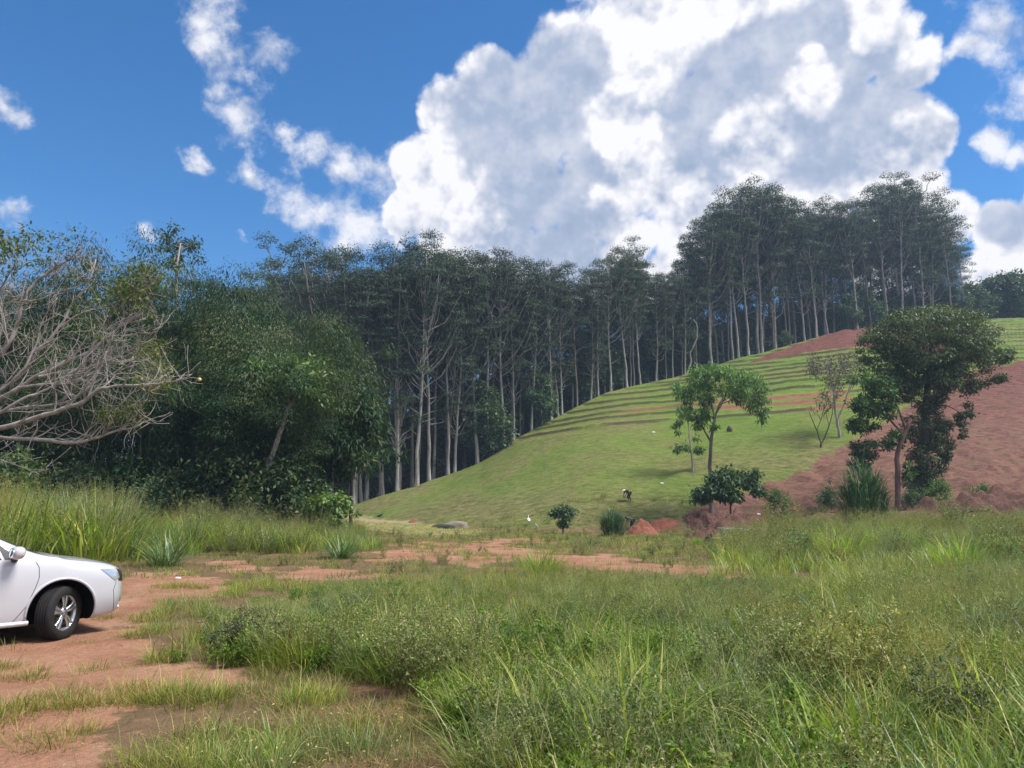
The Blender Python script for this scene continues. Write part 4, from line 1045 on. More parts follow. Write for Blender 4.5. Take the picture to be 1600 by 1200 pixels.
px_tree('vine_covered_tree', 'large dark tree wrapped in hanging vines with a wide crown before the red slope', 1440, 790,
    [([(1440,790),(1442,740),(1445,690),(1447,640),(1450,590)], .42, .22, 0), ([(1450,590),(1420,550),(1390,525),(1365,515)], .16, .05, -1.5), ([(1450,590),(1490,550),(1520,530),(1555,520)], .16, .05, 1), ([(1447,640),(1480,610),(1510,600),(1535,598)], .09, .02, -.8),
     ([(1450,590),(1455,550),(1450,510)], .14, .04, 0), ([(1480,605),(1520,600),(1556,606)], .035, .015, -1.5), ([(1447,640),(1470,630),(1495,640),(1505,655)], .05, .015, -.5)],
    [(1500,590,46,26,2.6,34,.55),(1395,600,26,26,1.6,26,.45),(1450,560,90,20,3.4,30,.5),(1572,555,14,14,1.2,10,.34),(1350,545,14,22,1.2,14,.4),(1560,590,14,8,1,8,.3),(1385,565,26,24,2.2,26,.5),(1425,585,24,30,1.8,26,.5),(1490,545,60,24,3,40,.6),(1455,500,86,24,4.6,120,.72),(1400,525,48,26,3.2,52,.66),(1515,525,46,28,3.2,60,.66),(1450,548,70,32,3.4,90,.7),(1545,560,24,18,1.6,20,.5),(1370,530,26,18,2.0,18,.5),(1480,585,40,24,2.2,36,.55),
     (1448,610,32,30,1.8,46,.55),(1446,665,34,36,1.5,64,.5),(1450,715,30,36,1.3,56,.45),(1440,755,24,28,1.15,46,.42),(1478,690,10,40,.7,22,.34),(1505,640,16,12,.8,10,.35),(1528,600,18,7,.7,8,.3),(1500,670,8,18,.6,8,.3),(1410,600,22,30,1.2,26,.42)],
    B_DARK, M_BIG, depth=55, L=.24, W=.10, n=60, droop=.55, seed=16, twigs=.12)
px_tree('red_trunked_tree', 'smaller tree with bare reddish trunk and leaves to its left, before the vine covered tree', 1402, 797,
    [([(1402,800),(1403,760),(1402,725),(1403,700),(1412,680),(1422,655)], .20, .13, 0), ([(1404,705),(1385,700),(1365,705),(1345,715)], .06, .02, -.4), ([(1412,680),(1390,655),(1370,640),(1350,632)], .08, .02, .3), ([(1415,670),(1400,630),(1385,600),(1375,585)], .07, .02, -.5)],
    [(1372,640,34,14,1.6,26,.42),(1350,662,26,12,1.3,18,.4),(1355,702,26,14,1.3,22,.36),(1385,605,26,18,1.6,26,.45),(1345,630,18,12,1.2,14,.4),(1395,688,16,16,1.0,14,.34),(1340,725,14,7,.7,7,.3),(1418,735,7,14,.6,6,.28),(1350,595,20,20,1.3,16,.4)],
    B_RED, M_BROAD, depth=52, L=.26, W=.12, n=52, droop=.3, seed=17, tl=(0, .8), twigs=.4)
# small plants along the foot of the slope
px_tree('small_tree', 'low two tiered dark green bush at the foot of the slope', 880, 826,
    [([(880,826),(879,812),(879,800)], .05, .03, 0), ([(879,812),(870,802)], .03, .01, 0), ([(879,810),(889,800)], .03, .01, 0)],
    [(879,799,16,8,.9,26,.34),(880,818,12,4,.6,9,.26),(866,802,8,5,.5,7,.26),(893,800,8,6,.5,8,.26)], B_DARK, M_DARKL, cat='bush', depth=50, L=.22, W=.10, n=36, droop=.4, seed=18, tl=(.2, 1))
# ------------------------------------------------------------------ the car
M_PAINT = plain('white_car_paint', (.54, .54, .575), .28, coat=1.0, spec=.5)
M_BLACKP = plain('black_plastic', (.018, .018, .019), .55)
M_LINER = plain('black_wheel_arch_liner', (.006, .006, .006), .95, spec=.1)
M_RUB = plain('tyre_rubber', (.022, .021, .021), .82, spec=.25, var=.25)
M_ALLOY = plain('silver_alloy', (.62, .63, .65), .28, metal=.85)
M_GLASS = plain('dark_tinted_glass', (.012, .018, .026), .04, spec=.9, coat=.6)
M_MIRR = plain('mirror_glass', (.85, .87, .9), .03, metal=1.0)
M_LAMP = plain('clear_headlight_lens', (.55, .58, .62), .08, metal=.5, coat=1.0)
M_DISC = plain('brake_disc_steel', (.12, .12, .12), .45, metal=.9)
M_SEAM = plain('panel_gap', (.02, .02, .022), .9)
M_AMB = plain('amber_marker', (.8, .25, .02), .3)
M_RED = plain('red_tail_lens', (.35, .01, .01), .15, coat=.5)

WB = 2.54; RW = 0.313
# stations along the car, x forward, front axle at 0: (x, z_bottom, half width low, z mid, hw mid, z shoulder, hw shoulder, z belt, hw belt, z top edge, hw top edge, z centre)
ST = [
 (0.815, .30, .38, .44, .44, .58, .46, .68, .44, .735, .36, .755),
 (0.765, .235, .58, .40, .640, .585, .655, .715, .625, .780, .50, .805),
 (0.66, .205, .70, .40, .765, .600, .765, .750, .725, .825, .57, .850),
 (0.50, .190, .775, .40, .825, .610, .830, .785, .790, .868, .63, .893),
 (0.30, .180, .815, .40, .862, .625, .858, .825, .820, .908, .67, .932),
 (0.00, .175, .835, .40, .880, .640, .872, .870, .832, .948, .705, .972),
 (-.28, .175, .840, .40, .875, .640, .868, .900, .830, .972, .72, .998),
 (-.50, .175, .840, .38, .866, .640, .864, .918, .822, .992, .73, 1.020),
 (-.68, .175, .840, .36, .860, .640, .862, .926, .818, 1.075, .705, 1.105),
 (-.95, .175, .840, .36, .858, .640, .862, .934, .816, 1.225, .640, 1.262),
 (-1.25, .175, .840, .36, .858, .645, .862, .942, .815, 1.355, .585, 1.392),
 (-1.60, .175, .840, .36, .858, .645, .862, .950, .812, 1.420, .565, 1.455),
 (-2.10, .175, .840, .36, .860, .650, .864, .960, .808, 1.415, .560, 1.452),
 (-2.54, .185, .835, .40, .876, .660, .872, .972, .800, 1.380, .545, 1.420),
 (-2.85, .200, .800, .42, .862, .680, .860, .985, .770, 1.300, .520, 1.355),
 (-3.08, .240, .740, .44, .810, .700, .815, .985, .715, 1.140, .500, 1.190),
 (-3.20, .300, .640, .46, .700, .700, .710, .930, .640, 1.000, .500, 1.020)]
ST = [((x + .27 if -2.3 < x < -.2 else x), *r_) for x, *r_ in ST]
def car_profile(st):
    x, zb, wl, zm, wm, zs, ws, zt, wt, ze, we, zc = st
    return [(0, zb), (wl * .6, zb), (wl * .93, zb + .01), (wl, zb + .05), (wm, zm), ((wm + ws) / 2 + .004, (zm + zs) / 2), (ws, zs), (ws * .45 + wt * .55 + .012, zs * .4 + zt * .6), (wt, zt),
            (wt * .55 + we * .45 - .0, zt * .45 + ze * .55), (we, ze), (we * .6, ze * .35 + zc * .65), (0, zc)]
def make_body():
    bm = bmesh.new(); rings = []
    for st in ST:
        pr = car_profile(st); row = []
        for y, z in pr: row.append(bm.verts.new((st[0], y, z)))
        for y, z in pr[-2:0:-1]: row.append(bm.verts.new((st[0], -y, z)))
        rings.append(row)
    n = len(rings[0])
    for a, b in zip(rings, rings[1:]):
        for i in range(n): bm.faces.new((a[i], a[(i + 1) % n], b[(i + 1) % n], b[i]))
    bm.faces.new(rings[0][::-1]); bm.faces.new(rings[-1])
    bmesh.ops.recalc_face_normals(bm, faces=bm.faces)
    me = bpy.data.meshes.new('tmp'); bm.to_mesh(me); bm.free()
    o = bpy.data.objects.new('tmp', me); C.objects.link(o)
    m = o.modifiers.new('s', 'SUBSURF'); m.levels = 3; m.render_levels = 3
    me.materials.append(M_PAINT); me.materials.append(M_LINER)
    cut = bmesh.new()
    for x in (0.0, -WB):
        for sgn in (1, -1):
            bmesh.ops.create_cone(cut, cap_ends=True, segments=56, radius1=.372, radius2=.372, depth=.42,
                                  matrix=Matrix.Translation((x, sgn * .80, RW + .012)) @ Matrix.Rotation(R(90), 4, 'X'))
    cm = bpy.data.meshes.new('cut'); cut.to_mesh(cm); cut.free(); cm.materials.append(M_PAINT); cm.materials.append(M_LINER)
    cm.polygons.foreach_set('material_index', [1] * len(cm.polygons))
    co = bpy.data.objects.new('cut', cm); C.objects.link(co)
    bo = o.modifiers.new('b', 'BOOLEAN'); bo.operation = 'DIFFERENCE'; bo.object = co; bo.solver = 'EXACT'
    dg = bpy.context.evaluated_depsgraph_get(); ev = o.evaluated_get(dg)
    full = bpy.data.meshes.new_from_object(ev, depsgraph=dg)
    o.modifiers.remove(bo); dg.update(); ev = o.evaluated_get(bpy.context.evaluated_depsgraph_get())
    uncut = bpy.data.meshes.new_from_object(ev)
    bpy.data.objects.remove(co); bpy.data.objects.remove(o)
    for p in full.polygons: p.use_smooth = True
    full.name = 'body'
    return full, uncut
body_me, uncut = make_body()
try:
    body_me.set_sharp_from_angle(angle=R(35))
except Exception: pass
from mathutils.bvhtree import BVHTree
bt = BVHTree.FromPolygons([v.co.copy() for v in uncut.vertices], [tuple(p.vertices) for p in uncut.polygons])
SHX = .27
def sx(x): return x + SHX * float(np.interp(x, [-2.5, -2.3, -.28, -.05], [0, 1, 1, 0]))
def on_side(x, z, sgn=-1, off=0.0):
    x = sx(x)
    h = bt.ray_cast(Vector((x, sgn * 3, z)), Vector((0, -sgn, 0)))
    return (h[0] + h[1] * off) if h[0] else None
def on_top(x, y, off=0.0):
    x = sx(x)
    h = bt.ray_cast(Vector((x, y, 4)), Vector((0, 0, -1)))
    return (h[0] + h[1] * off) if h[0] else None
def on_side_raw(x, z, sgn=-1, off=0.0):
    h = bt.ray_cast(Vector((x, sgn * 3, z)), Vector((0, -sgn, 0)))
    return (h[0] + h[1] * off) if h[0] else None
CAR_YAW = R(49)
wheel_px = ground_at(88, 999)
car = thing('car', 'white hatchback car with its front wheel turned, cut off by the left edge', 'car', (0, 0, 0))
tyre_c = np.array([wheel_px[0], wheel_px[1], 0])
# front right wheel centre sits at local (0,-.76)
cyw, syw = math.cos(CAR_YAW), math.sin(CAR_YAW)
ox = tyre_c[0] - (0 * cyw + .76 * syw); oy = tyre_c[1] - (0 * syw - .76 * cyw)
car.location = (ox, oy, Hs(tyre_c[0], tyre_c[1]) + .0); car.rotation_euler = (0, 0, CAR_YAW)
body_o = link('body', body_me, car)
def patch(name, fn, uv, mat, parent, thick=.006, flip=False):
    """a panel that follows the car's skin: grid of points, a few mm proud"""
    nu, nv = len(uv), len(uv[0]); V = []; bad = False
    for r_ in uv:
        for a in r_:
            q = fn(*a); V.append(tuple(q) if q is not None else (0, 0, 0))
    F = [(i * nv + j, i * nv + j + 1, (i + 1) * nv + j + 1, (i + 1) * nv + j) for i in range(nu - 1) for j in range(nv - 1)]
    me = bpy.data.meshes.new(name); me.from_pydata(V, [], F); me.materials.append(mat)
    for p in me.polygons: p.use_smooth = True
    me.update(); return link(name, me, parent)
def quad_uv(c00, c10, c11, c01, n=8, m=6):
    out = []
    for i in range(n + 1):
        u = i / n; row = []
        for j in range(m + 1):
            v = j / m
            row.append(tuple((1 - u) * (1 - v) * a + u * (1 - v) * b + u * v * c + (1 - u) * v * d for a, b, c, d in zip(c00, c10, c11, c01)))
        out.append(row)
    return out
def seam(pts, fn, r_=.0035, name='panel_gap', mat=M_SEAM, n=5):
    P = []
    for a, b in zip(pts, pts[1:]):
        for k in range(n): P.append([a[i] + (b[i] - a[i]) * k / n for i in range(2)])
    P.append(list(pts[-1])); Q = [fn(*p) for p in P]; Q = [np.array(q) for q in Q if q is not None]
    if len(Q) < 3: return
    g = Geo(); g.tube(np.array(Q), r_, 5); return link(name, g.mesh(name, mat), car)
for s_ in (-1, 1):
    # side windows, door gaps, mouldings
    sd = lambda x, z, s_=s_: on_side(x, z, s_, .005)
    o = patch('side_window', sd, quad_uv((-.93, .962), (-1.62, .970), (-1.55, 1.385), (-1.20, 1.300), 10, 6), M_GLASS, car)
    o = patch('side_window', sd, quad_uv((-1.70, .972), (-2.42, .985), (-2.34, 1.315), (-1.66, 1.385), 10, 6), M_GLASS, car)
    o = patch('quarter_window', sd, quad_uv((-.74, .960), (-.90, .962), (-.98, 1.14), (-.93, 1.11), 4, 4), M_BLACKP, car)
    sd0 = lambda x, z, s_=s_: on_side(x, z, s_, .0005)
    seam([(-.60, .955), (-.55, .86), (-.545, .74), (-.58, .62), (-.66, .42), (-.78, .255)], sd0)
    seam([(-1.66, .96), (-1.65, .6), (-1.68, .26)], sd0); seam([(-.78, .255), (-1.68, .25), (-2.35, .26)], sd0); seam([(-2.44, .98), (-2.36, .75), (-2.15, .45), (-2.15, .28)], sd0)
    seam([(.64, .63), (.60, .52), (.625, .40), (.66, .26)], sd0, .003)
    # sill
    g = Geo(); Q = [np.array(on_side(x, .235, s_, .006)) for x in np.linspace(-.62, -2.1, 12)]; g.tube(np.array(Q), .03, 6); link('sill', g.mesh('sill', M_PAINT, True), car)
    # flared lip of each arch
    for ax in (0.0, -WB):
        Pp = []
        for th in np.linspace(-.12, math.pi + .12, 28):
            q = on_side_raw(ax + .387 * math.cos(th), RW + .012 + .387 * math.sin(th), s_, .0)
            if q is not None: Pp.append(np.array(q))
        g = Geo(); g.tube(np.array(Pp), .017, 6); link('arch_lip', g.mesh('arch_lip', M_PAINT, True), car)
    # headlight: clear lens and dark surround
    hl = lambda x, z, s_=s_: on_side(x, z, s_, .006)
    def front_pt(y, z): 
        h = bt.ray_cast(Vector((3, y, z)), Vector((-1, 0, 0))); return h[0] + h[1] * .006 if h[0] else None
    lamp = patch('headlight', hl, quad_uv((.42, .790), (.655, .775), (.69, .665), (.615, .640), 8, 5), M_LAMP, car)
    lamp['label'] = 'clear swept back headlight'
    patch('lamp_surround', hl, quad_uv((.655, .778), (.735, .752), (.745, .62), (.675, .632), 5, 5), M_BLACKP, lamp)
    patch('lamp_surround', front_pt, quad_uv((s_ * .46, .745), (s_ * .60, .735), (s_ * .61, .60), (s_ * .47, .63), 5, 5), M_BLACKP, lamp)
    # mirror: black foot, white shell, glass
    mo = thing('door_mirror', None, None, (0, 0, 0)); mo.parent = car
    for k_ in ('label', 'category'):
        if k_ in mo: del mo[k_]
    base = Vector(on_side(-.80, .965, s_, 0)) if on_side(-.80, .965, s_, 0) else Vector((-.8, s_ * .82, .96))
    def ell(c, r3, mat, name, seg=20):
        b_ = bmesh.new(); bmesh.ops.create_uvsphere(b_, u_segments=seg, v_segments=12, radius=1)
        for v in b_.verts:
            q = v.co.copy(); q.x = math.copysign(abs(q.x) ** .75, q.x); q.z = math.copysign(abs(q.z) ** .8, q.z); v.co = Vector((q.x * r3[0], q.y * r3[1], q.z * r3[2])) + Vector(c)
        me = bpy.data.meshes.new(name); b_.to_mesh(me); b_.free(); me.materials.append(mat)
        for p in me.polygons: p.use_smooth = True
        return me
    g = Geo(); g.tube([base + Vector((0, -s_ * .03, -.01)), base + Vector((-.01, s_ * .06, .0)), base + Vector((-.02, s_ * .12, .03))], [.045, .032, .03], 8)
    link('mirror_foot', g.mesh('mirror_foot', M_BLACKP, True), mo)
    link('mirror_shell', ell(base + Vector((-.02, s_ * .155, .075)), (.075, .105, .075), M_PAINT, 'mirror_shell'), mo)
    link('mirror_glass', ell(base + Vector((-.082, s_ * .155, .075)), (.018, .088, .058), M_MIRR, 'mirror_glass'), mo)
    # door handle
    for hx in (-1.48, -2.28):
        q = Vector(on_side(hx, .80, s_, .018)); g = Geo(); g.tube([q + Vector((.10, 0, 0)), q + Vector((0, s_ * .01, .004)), q + Vector((-.10, 0, 0))], [.012, .016, .012], 6)
        link('door_handle', g.mesh('door_handle', M_PAINT, True), car)
    # hood shut line and gap to the wing
    tpn = lambda x, y: on_top(x, y, .0005)
    seam([(-.52, s_ * .70), (-.40, s_ * .735), (-.28, s_ * .745), (-.05, s_ * .742), (.25, s_ * .70), (.45, s_ * .655), (.60, s_ * .56), (.70, s_ * .42)], tpn, .0032)
    patch('tail_light', lambda x, z, s_=s_: on_side(x, z, s_, .006), quad_uv((-2.95, .92), (-3.12, .93), (-3.13, .80), (-2.98, .80), 4, 4), M_RED, car)
# windscreen, cowl, rear window, grille, plate recess
patch('windscreen', lambda x, y: on_top(x, y, .005), quad_uv((-.62, -.70), (-.62, .70), (-1.36, .52), (-1.36, -.52), 8, 12), M_GLASS, car)
patch('cowl', lambda x, y: on_top(x, y, .004), quad_uv((-.505, -.69), (-.505, .69), (-.63, .69), (-.63, -.69), 10, 2), M_BLACKP, car)
patch('rear_window', lambda x, y: on_top(x, y, .005), quad_uv((-2.86, -.46), (-2.86, .46), (-3.10, .46), (-3.10, -.46), 8, 4), M_GLASS, car)
fp = lambda y, z: (lambda h: h[0] + h[1] * .005 if h[0] else None)(bt.ray_cast(Vector((3, y, z)), Vector((-1, 0, 0))))
patch('grille', fp, quad_uv((-.36, .40), (.36, .40), (.40, .60), (-.40, .60), 10, 5), M_BLACKP, car)
patch('lower_grille', fp, quad_uv((-.40, .31), (.40, .31), (.40, .37), (-.40, .37), 10, 3), M_BLACKP, car)
for s_ in (-1, 1):
    g = Geo(); g.tube([fp(s_ * .585, z) for z in (.57, .5, .43, .36)], .011, 5); link('running_light', g.mesh('running_light', M_LAMP, True), car)
    g = Geo(); g.tube([fp(s_ * y, .285) for y in (.40, .48, .55)], [.02, .035, .02], 6); link('bumper_lip', g.mesh('bumper_lip', M_PAINT, True), car)
# dark underbody between the axles
g = Geo(); 
for z0, w, x0, x1 in ((.15, .70, -.5, -2.0), (.17, .45, .55, -3.0)):
    g.add([(x0, -w, z0), (x0, w, z0), (x1, w, z0), (x1, -w, z0), (x0, -w, z0 + .08), (x0, w, z0 + .08), (x1, w, z0 + .08), (x1, -w, z0 + .08)], [(3, 2, 1, 0), (4, 5, 6, 7), (0, 1, 5, 4), (1, 2, 6, 5), (2, 3, 7, 6), (3, 0, 4, 7)])
link('underbody', g.mesh('underbody', M_LINER), car)
# wheel
def lathe(prof, n, g):
    prof = np.array(prof, float); th = np.arange(n) * 2 * np.pi / n; k = len(prof)
    V = np.stack([np.outer(prof[:, 0], np.cos(th)), np.repeat(prof[:, 1][:, None], n, 1), np.outer(prof[:, 0], np.sin(th))], -1).reshape(-1, 3)
    i = np.arange(k - 1)[:, None]; j = np.arange(n)[None]
    g.add(V, np.stack([i * n + j, i * n + (j + 1) % n, (i + 1) * n + (j + 1) % n, (i + 1) * n + j], -1).reshape(-1, 4))
# profile (radius, y) ; y negative = outside
HW = .0975
tp_ = [(.203, -.082), (.215, -.098), (.245, -.104), (.280, -.101), (.300, -.090), (.3075, -.077)]
for gy in (-.050, -.018, .018, .050):
    tp_ += [(.3125, gy - .010), (.3125, gy - .006), (.302, gy - .0055), (.302, gy + .0055), (.3125, gy + .006)]
tp_ += [(.3075, .077), (.300, .090), (.28, .101), (.245, .104), (.215, .098), (.203, .082)]
g = Geo(); lathe(tp_, 64, g); TY = g.mesh('tyre', M_RUB, True)
try: TY.set_sharp_from_angle(angle=R(40))
except Exception: pass
g = Geo(); lathe([(.205, .08), (.192, .07), (.186, -.04), (.196, -.078), (.207, -.086), (.2085, -.080), (.200, -.070), (.190, -.060)], 48, g); RIMB = g
def bar(g, a0, r0, r1, w0, w1, y0, y1, th):
    """spoke between radii r0 and r1, bevelled on its outer face"""
    c, s_ = math.cos(a0), math.sin(a0); V = []
    for r_, w, y in ((r0, w0, y0), (r1, w1, y1)):
        for dy, ww in ((0, w * .72), (.006, w)):
            for sg in (-1, 1): V.append((r_ * c - sg * ww / 2 * s_, y + dy, r_ * s_ + sg * ww / 2 * c))
        for sg in (-1, 1): V.append((r_ * c - sg * w * .4 * s_, y + th, r_ * s_ + sg * w * .4 * c))
    g.add(V, [(0, 1, 7, 6), (1, 3, 9, 7), (3, 5, 11, 9), (2, 0, 6, 8), (4, 2, 8, 10), (5, 4, 10, 11)])
for i in range(5):
    a = i * 2 * math.pi / 5 + .35
    for sg in (-1, 1):
        bar(RIMB, a + sg * .19, .045, .120, .028, .030, -.072, -.082, .03); bar(RIMB, a + sg * .17, .119, .200, .030, .046, -.082, -.080, .03)
    bar(RIMB, a + .63, .045, .070, .03, .012, -.066, -.066, .02)
lathe([(.0005, -.079), (.028, -.079), (.033, -.074), (.056, -.070), (.060, -.055), (.058, -.03)], 28, RIMB)
for i in range(5):
    a = i * 2 * math.pi / 5 + .35 + .63
    V0 = len(RIMB.V)
RM = RIMB.mesh('rim', M_ALLOY, False)
g = Geo(); lathe([(.0005, -.03), (.06, -.03), (.062, -.012), (.128, -.012), (.128, .004), (.06, .004)], 36, g); DM = g.mesh('brake_disc', M_DISC, False)
g = Geo(); lathe([(.0005, .03), (.188, .03), (.19, .06)], 30, g); BM_ = g.mesh('dust_shield', M_LINER, False)
g = Geo()
lathe([(.0005, -.081), (.008, -.081), (.010, -.066)], 8, g)
BL = g.mesh('wheel_bolt', M_BLACKP)
for x, s_, steer in ((0, -1, R(36)), (0, 1, R(33)), (-WB, -1, 0), (-WB, 1, 0)):
    w = bpy.data.objects.new('wheel', None); C.objects.link(w); w.parent = car; w.empty_display_size = .1
    w.location = (x, s_ * .76, RW - .004); w.rotation_euler = (0, 0, steer + (math.pi if s_ > 0 else 0))
    link('tyre', TY, w); link('rim', RM, w); link('brake_disc', DM, w); link('dust_shield', BM_, w); 
    for a in range(4):
        b_ = link('wheel_bolt', BL, w); b_.location = (.043 * math.cos(a * 1.5708), 0, .043 * math.sin(a * 1.5708))

# ------------------------------------------------------------------ people at work on the slope
M_SKIN = plain('brown_skin', (.20, .105, .065), .6)
M_BLK = plain('black_cloth', (.012, .012, .016), .85, spec=.2); M_GRN = plain('grey_green_cloth', (.07, .14, .13), .85, spec=.2)
M_JEAN = plain('dark_trousers', (.022, .028, .042), .85, spec=.2); M_HAT = plain('pale_hat', (.72, .70, .62), .8); M_HAIR = plain('black_hair', (.008, .007, .006), .7)
M_BOOT = plain('rubber_boots', (.015, .014, .013), .4)
def skin_mesh(name, chains, mat, levels=1):
    bm = bmesh.new(); lay = bm.verts.layers.skin.verify(); vs = {}
    def V(k, p, r_):
        if k not in vs:
            v = bm.verts.new(p); v[lay].radius = (r_, r_); vs[k] = v
        return vs[k]
    first = True
    for ch in chains:
        pr = None
        for k, p, r_ in ch:
            v = V(k, p, r_)
            if first: v[lay].use_root = True; first = False
            if pr is not None and bm.edges.get((pr, v)) is None: bm.edges.new((pr, v))
            pr = v
    me = bpy.data.meshes.new(name); bm.to_mesh(me); bm.free()
    o = bpy.data.objects.new('t', me); C.objects.link(o)
    m = o.modifiers.new('sk', 'SKIN'); m.use_smooth_shade = True
    m2 = o.modifiers.new('ss', 'SUBSURF'); m2.levels = levels; m2.render_levels = levels
    dg = bpy.context.evaluated_depsgraph_get(); r_ = bpy.data.meshes.new_from_object(o.evaluated_get(dg), depsgraph=dg); bpy.data.objects.remove(o)
    r_.name = name; r_.materials.clear(); r_.materials.append(mat)
    for p in r_.polygons: p.use_smooth = True; p.material_index = 0
    return r_
def worker(loc, rz, label, shirt, hat=True):
    """stooping figure facing local +X: feet apart, hips high, back bent down, both hands reaching to the ground"""
    o = thing('person', label, 'person', loc, rz, None, .84)
    hip = (0, 0, .80); ch = (.34, 0, .98); nk = (.47, 0, 1.0); hd = (.60, 0, 1.0)
    body = [[('p', hip, .12), ('a', (.16, 0, .90), .125), ('c', ch, .15), ('n', nk, .06), ('h0', (.56, 0, 1.0), .085), ('h1', (.66, 0, .99), .075)]]
    sl = []; tl_ = []
    for s_ in (-1, 1):
        hipj = (.0, s_ * .10, .78); kn = (.13, s_ * .15, .45); an = (-.02, s_ * .16, .09); toe = (.16, s_ * .17, .04)
        sh = (.36, s_ * .18, .95); el = (.50, s_ * .21, .68); wr = (.62, s_ * .12, .45); hn = (.66, s_ * .10, .38)
        body.append([('p', hip, .12), (f'hj{s_}', hipj, .10), (f'k{s_}', kn, .065), (f'an{s_}', an, .045), (f't{s_}', toe, .04)])
        body.append([('c', ch, .15), (f's{s_}', sh, .065), (f'e{s_}', el, .045), (f'w{s_}', wr, .032), (f'hn{s_}', hn, .036)])
        sl.append([('c', ch, .165), (f's{s_}', sh, .078), (f'm{s_}', tuple((np.array(sh) + np.array(el)) / 2), .062), (f'e{s_}', el, .056)])
        tl_.append([('p', hip, .135), (f'hj{s_}', hipj, .112), (f'k{s_}', kn, .078), (f'an{s_}', (0, s_ * .16, .16), .06)])
    link('body', skin_mesh('body', body, M_SKIN), o)
    link('shirt', skin_mesh('shirt', [[('q', (.03, 0, .83), .145), ('a', (.16, 0, .90), .14), ('c', ch, .165), ('n2', (.43, 0, .995), .085)]] + sl, shirt), o)
    link('trousers', skin_mesh('trousers', tl_, M_JEAN), o)
    for s_ in (-1, 1): link('boot', skin_mesh('boot', [[('a', (-.01, s_ * .16, .22), .058), ('b', (-.02, s_ * .16, .06), .058), ('c', (.16, s_ * .17, .045), .05)]], M_BOOT), o)
    # fingers
    for s_ in (-1, 1):
        g = Geo()
        for f in range(4):
            b = np.array((.66 + .012 * f, s_ * (.10 - .014 * f + .02), .36)); g.tube([b, b + (.012, 0, -.035), b + (.004, -s_ * .006, -.065 + .005 * abs(f - 1.5))], [.010, .009, .006], 5)
        b = np.array((.64, s_ * .075, .40)); g.tube([b, b + (.02, -s_ * .025, -.02), b + (.03, -s_ * .03, -.045)], [.012, .010, .007], 5)
        link('hand', g.mesh('hand', M_SKIN, True), o)['kind'] = 'stuff'
    bm = bmesh.new(); bmesh.ops.create_uvsphere(bm, u_segments=14, v_segments=10, radius=.105, matrix=Matrix.Translation((.63, 0, 1.035)))
    if hat: bmesh.ops.create_cone(bm, cap_ends=True, segments=18, radius1=.19, radius2=.17, depth=.015, matrix=Matrix.Translation((.65, 0, 1.03)) @ Matrix.Rotation(.35, 4, 'Y'))
    me = bpy.data.meshes.new('hat' if hat else 'hair'); bm.to_mesh(me); bm.free(); me.materials.append(M_HAT if hat else M_HAIR); link('hat' if hat else 'hair', me, o)
    g = Geo(); g.tube([(.70, 0, .95), (.735, 0, .965), (.71, 0, .985)], [.006, .013, .008], 5); link('nose', g.mesh('nose', M_SKIN, True), o)
    # hand tool
    g = Geo(); g.tube([(.55, .1, .62), (.70, -.06, .38), (.86, -.22, .06)], .014, 6); g.add([(.80, -.26, .0), (.96, -.14, .0), (.94, -.16, .14), (.80, -.24, .14), (.80, -.22, .0), (.92, -.12, .0), (.91, -.13, .14), (.80, -.21, .14)], [(0, 1, 2, 3), (7, 6, 5, 4), (0, 4, 5, 1), (3, 2, 6, 7), (0, 3, 7, 4), (1, 5, 6, 2)])
    return o
worker(ground_at(984, 784), R(205), 'person in black with a pale hat stooping on the grassy slope', M_BLK, True)
worker(ground_at(989, 828) , R(200), 'person in a grey green shirt bending down between the cane clump and the soil heap', M_GRN, False)

# ------------------------------------------------------------------ birds
M_WB = plain('white_feathers', (.82, .82, .80), .8); M_BB = plain('black_feathers', (.012, .012, .014), .6); M_BILL = plain('yellow_bill', (.6, .42, .08), .5)
def bird(loc, rz, label, mat, s=1.0, upright=True):
    o = thing('bird', label, 'bird', loc, rz, None, s)
    if upright: b = [[('a', (-.16, 0, .20), .018), ('b', (-.07, 0, .26), .052), ('c', (.02, 0, .32), .058), ('d', (.06, 0, .39), .026), ('e', (.045, 0, .46), .017), ('f', (.075, 0, .51), .022), ('g', (.11, 0, .512), .012)]]
    else: b = [[('a', (-.26, 0, .20), .02), ('b', (-.14, 0, .24), .07), ('c', (.02, 0, .29), .085), ('d', (.12, 0, .36), .04), ('e', (.17, 0, .42), .032), ('f', (.22, 0, .425), .018)]]
    link('body', skin_mesh('body', b, mat), o)
    hx = b[0][-1][1]; g = Geo(); g.tube([hx, (hx[0] + .055, 0, hx[2] - .012)], [.008, .002], 5); link('bill', g.mesh('bill', M_BILL if upright else M_BB, True), o)
    for s_ in (-1, 1):
        g = Geo(); g.tube([(-.02, s_ * .025, .26), (-.035, s_ * .027, .13), (-.02, s_ * .027, .0), (.03, s_ * .03, .003)], [.009, .006, .006, .004], 5); link('leg', g.mesh('leg', M_BB, True), o)
        g = Geo(); g.tube([(.03, s_ * .045, .34), (-.06, s_ * .058, .28), (-.20, s_ * .03, .19)], [.02, .034, .006], 6); link('wing', g.mesh('wing', mat, True), o)
    return o
bird(ground_at(826, 820), R(100), 'white bird standing upright at the foot of the slope left of the two tiered bush', M_WB, 1.35)
bird(ground_at(838, 826), R(200), 'smaller white bird low in the grass just right of the upright one', M_WB, .8)
bird(ground_at(594, 812), R(15), 'black bird at the foot of the slope far to the left', M_BB, 1.3, False)

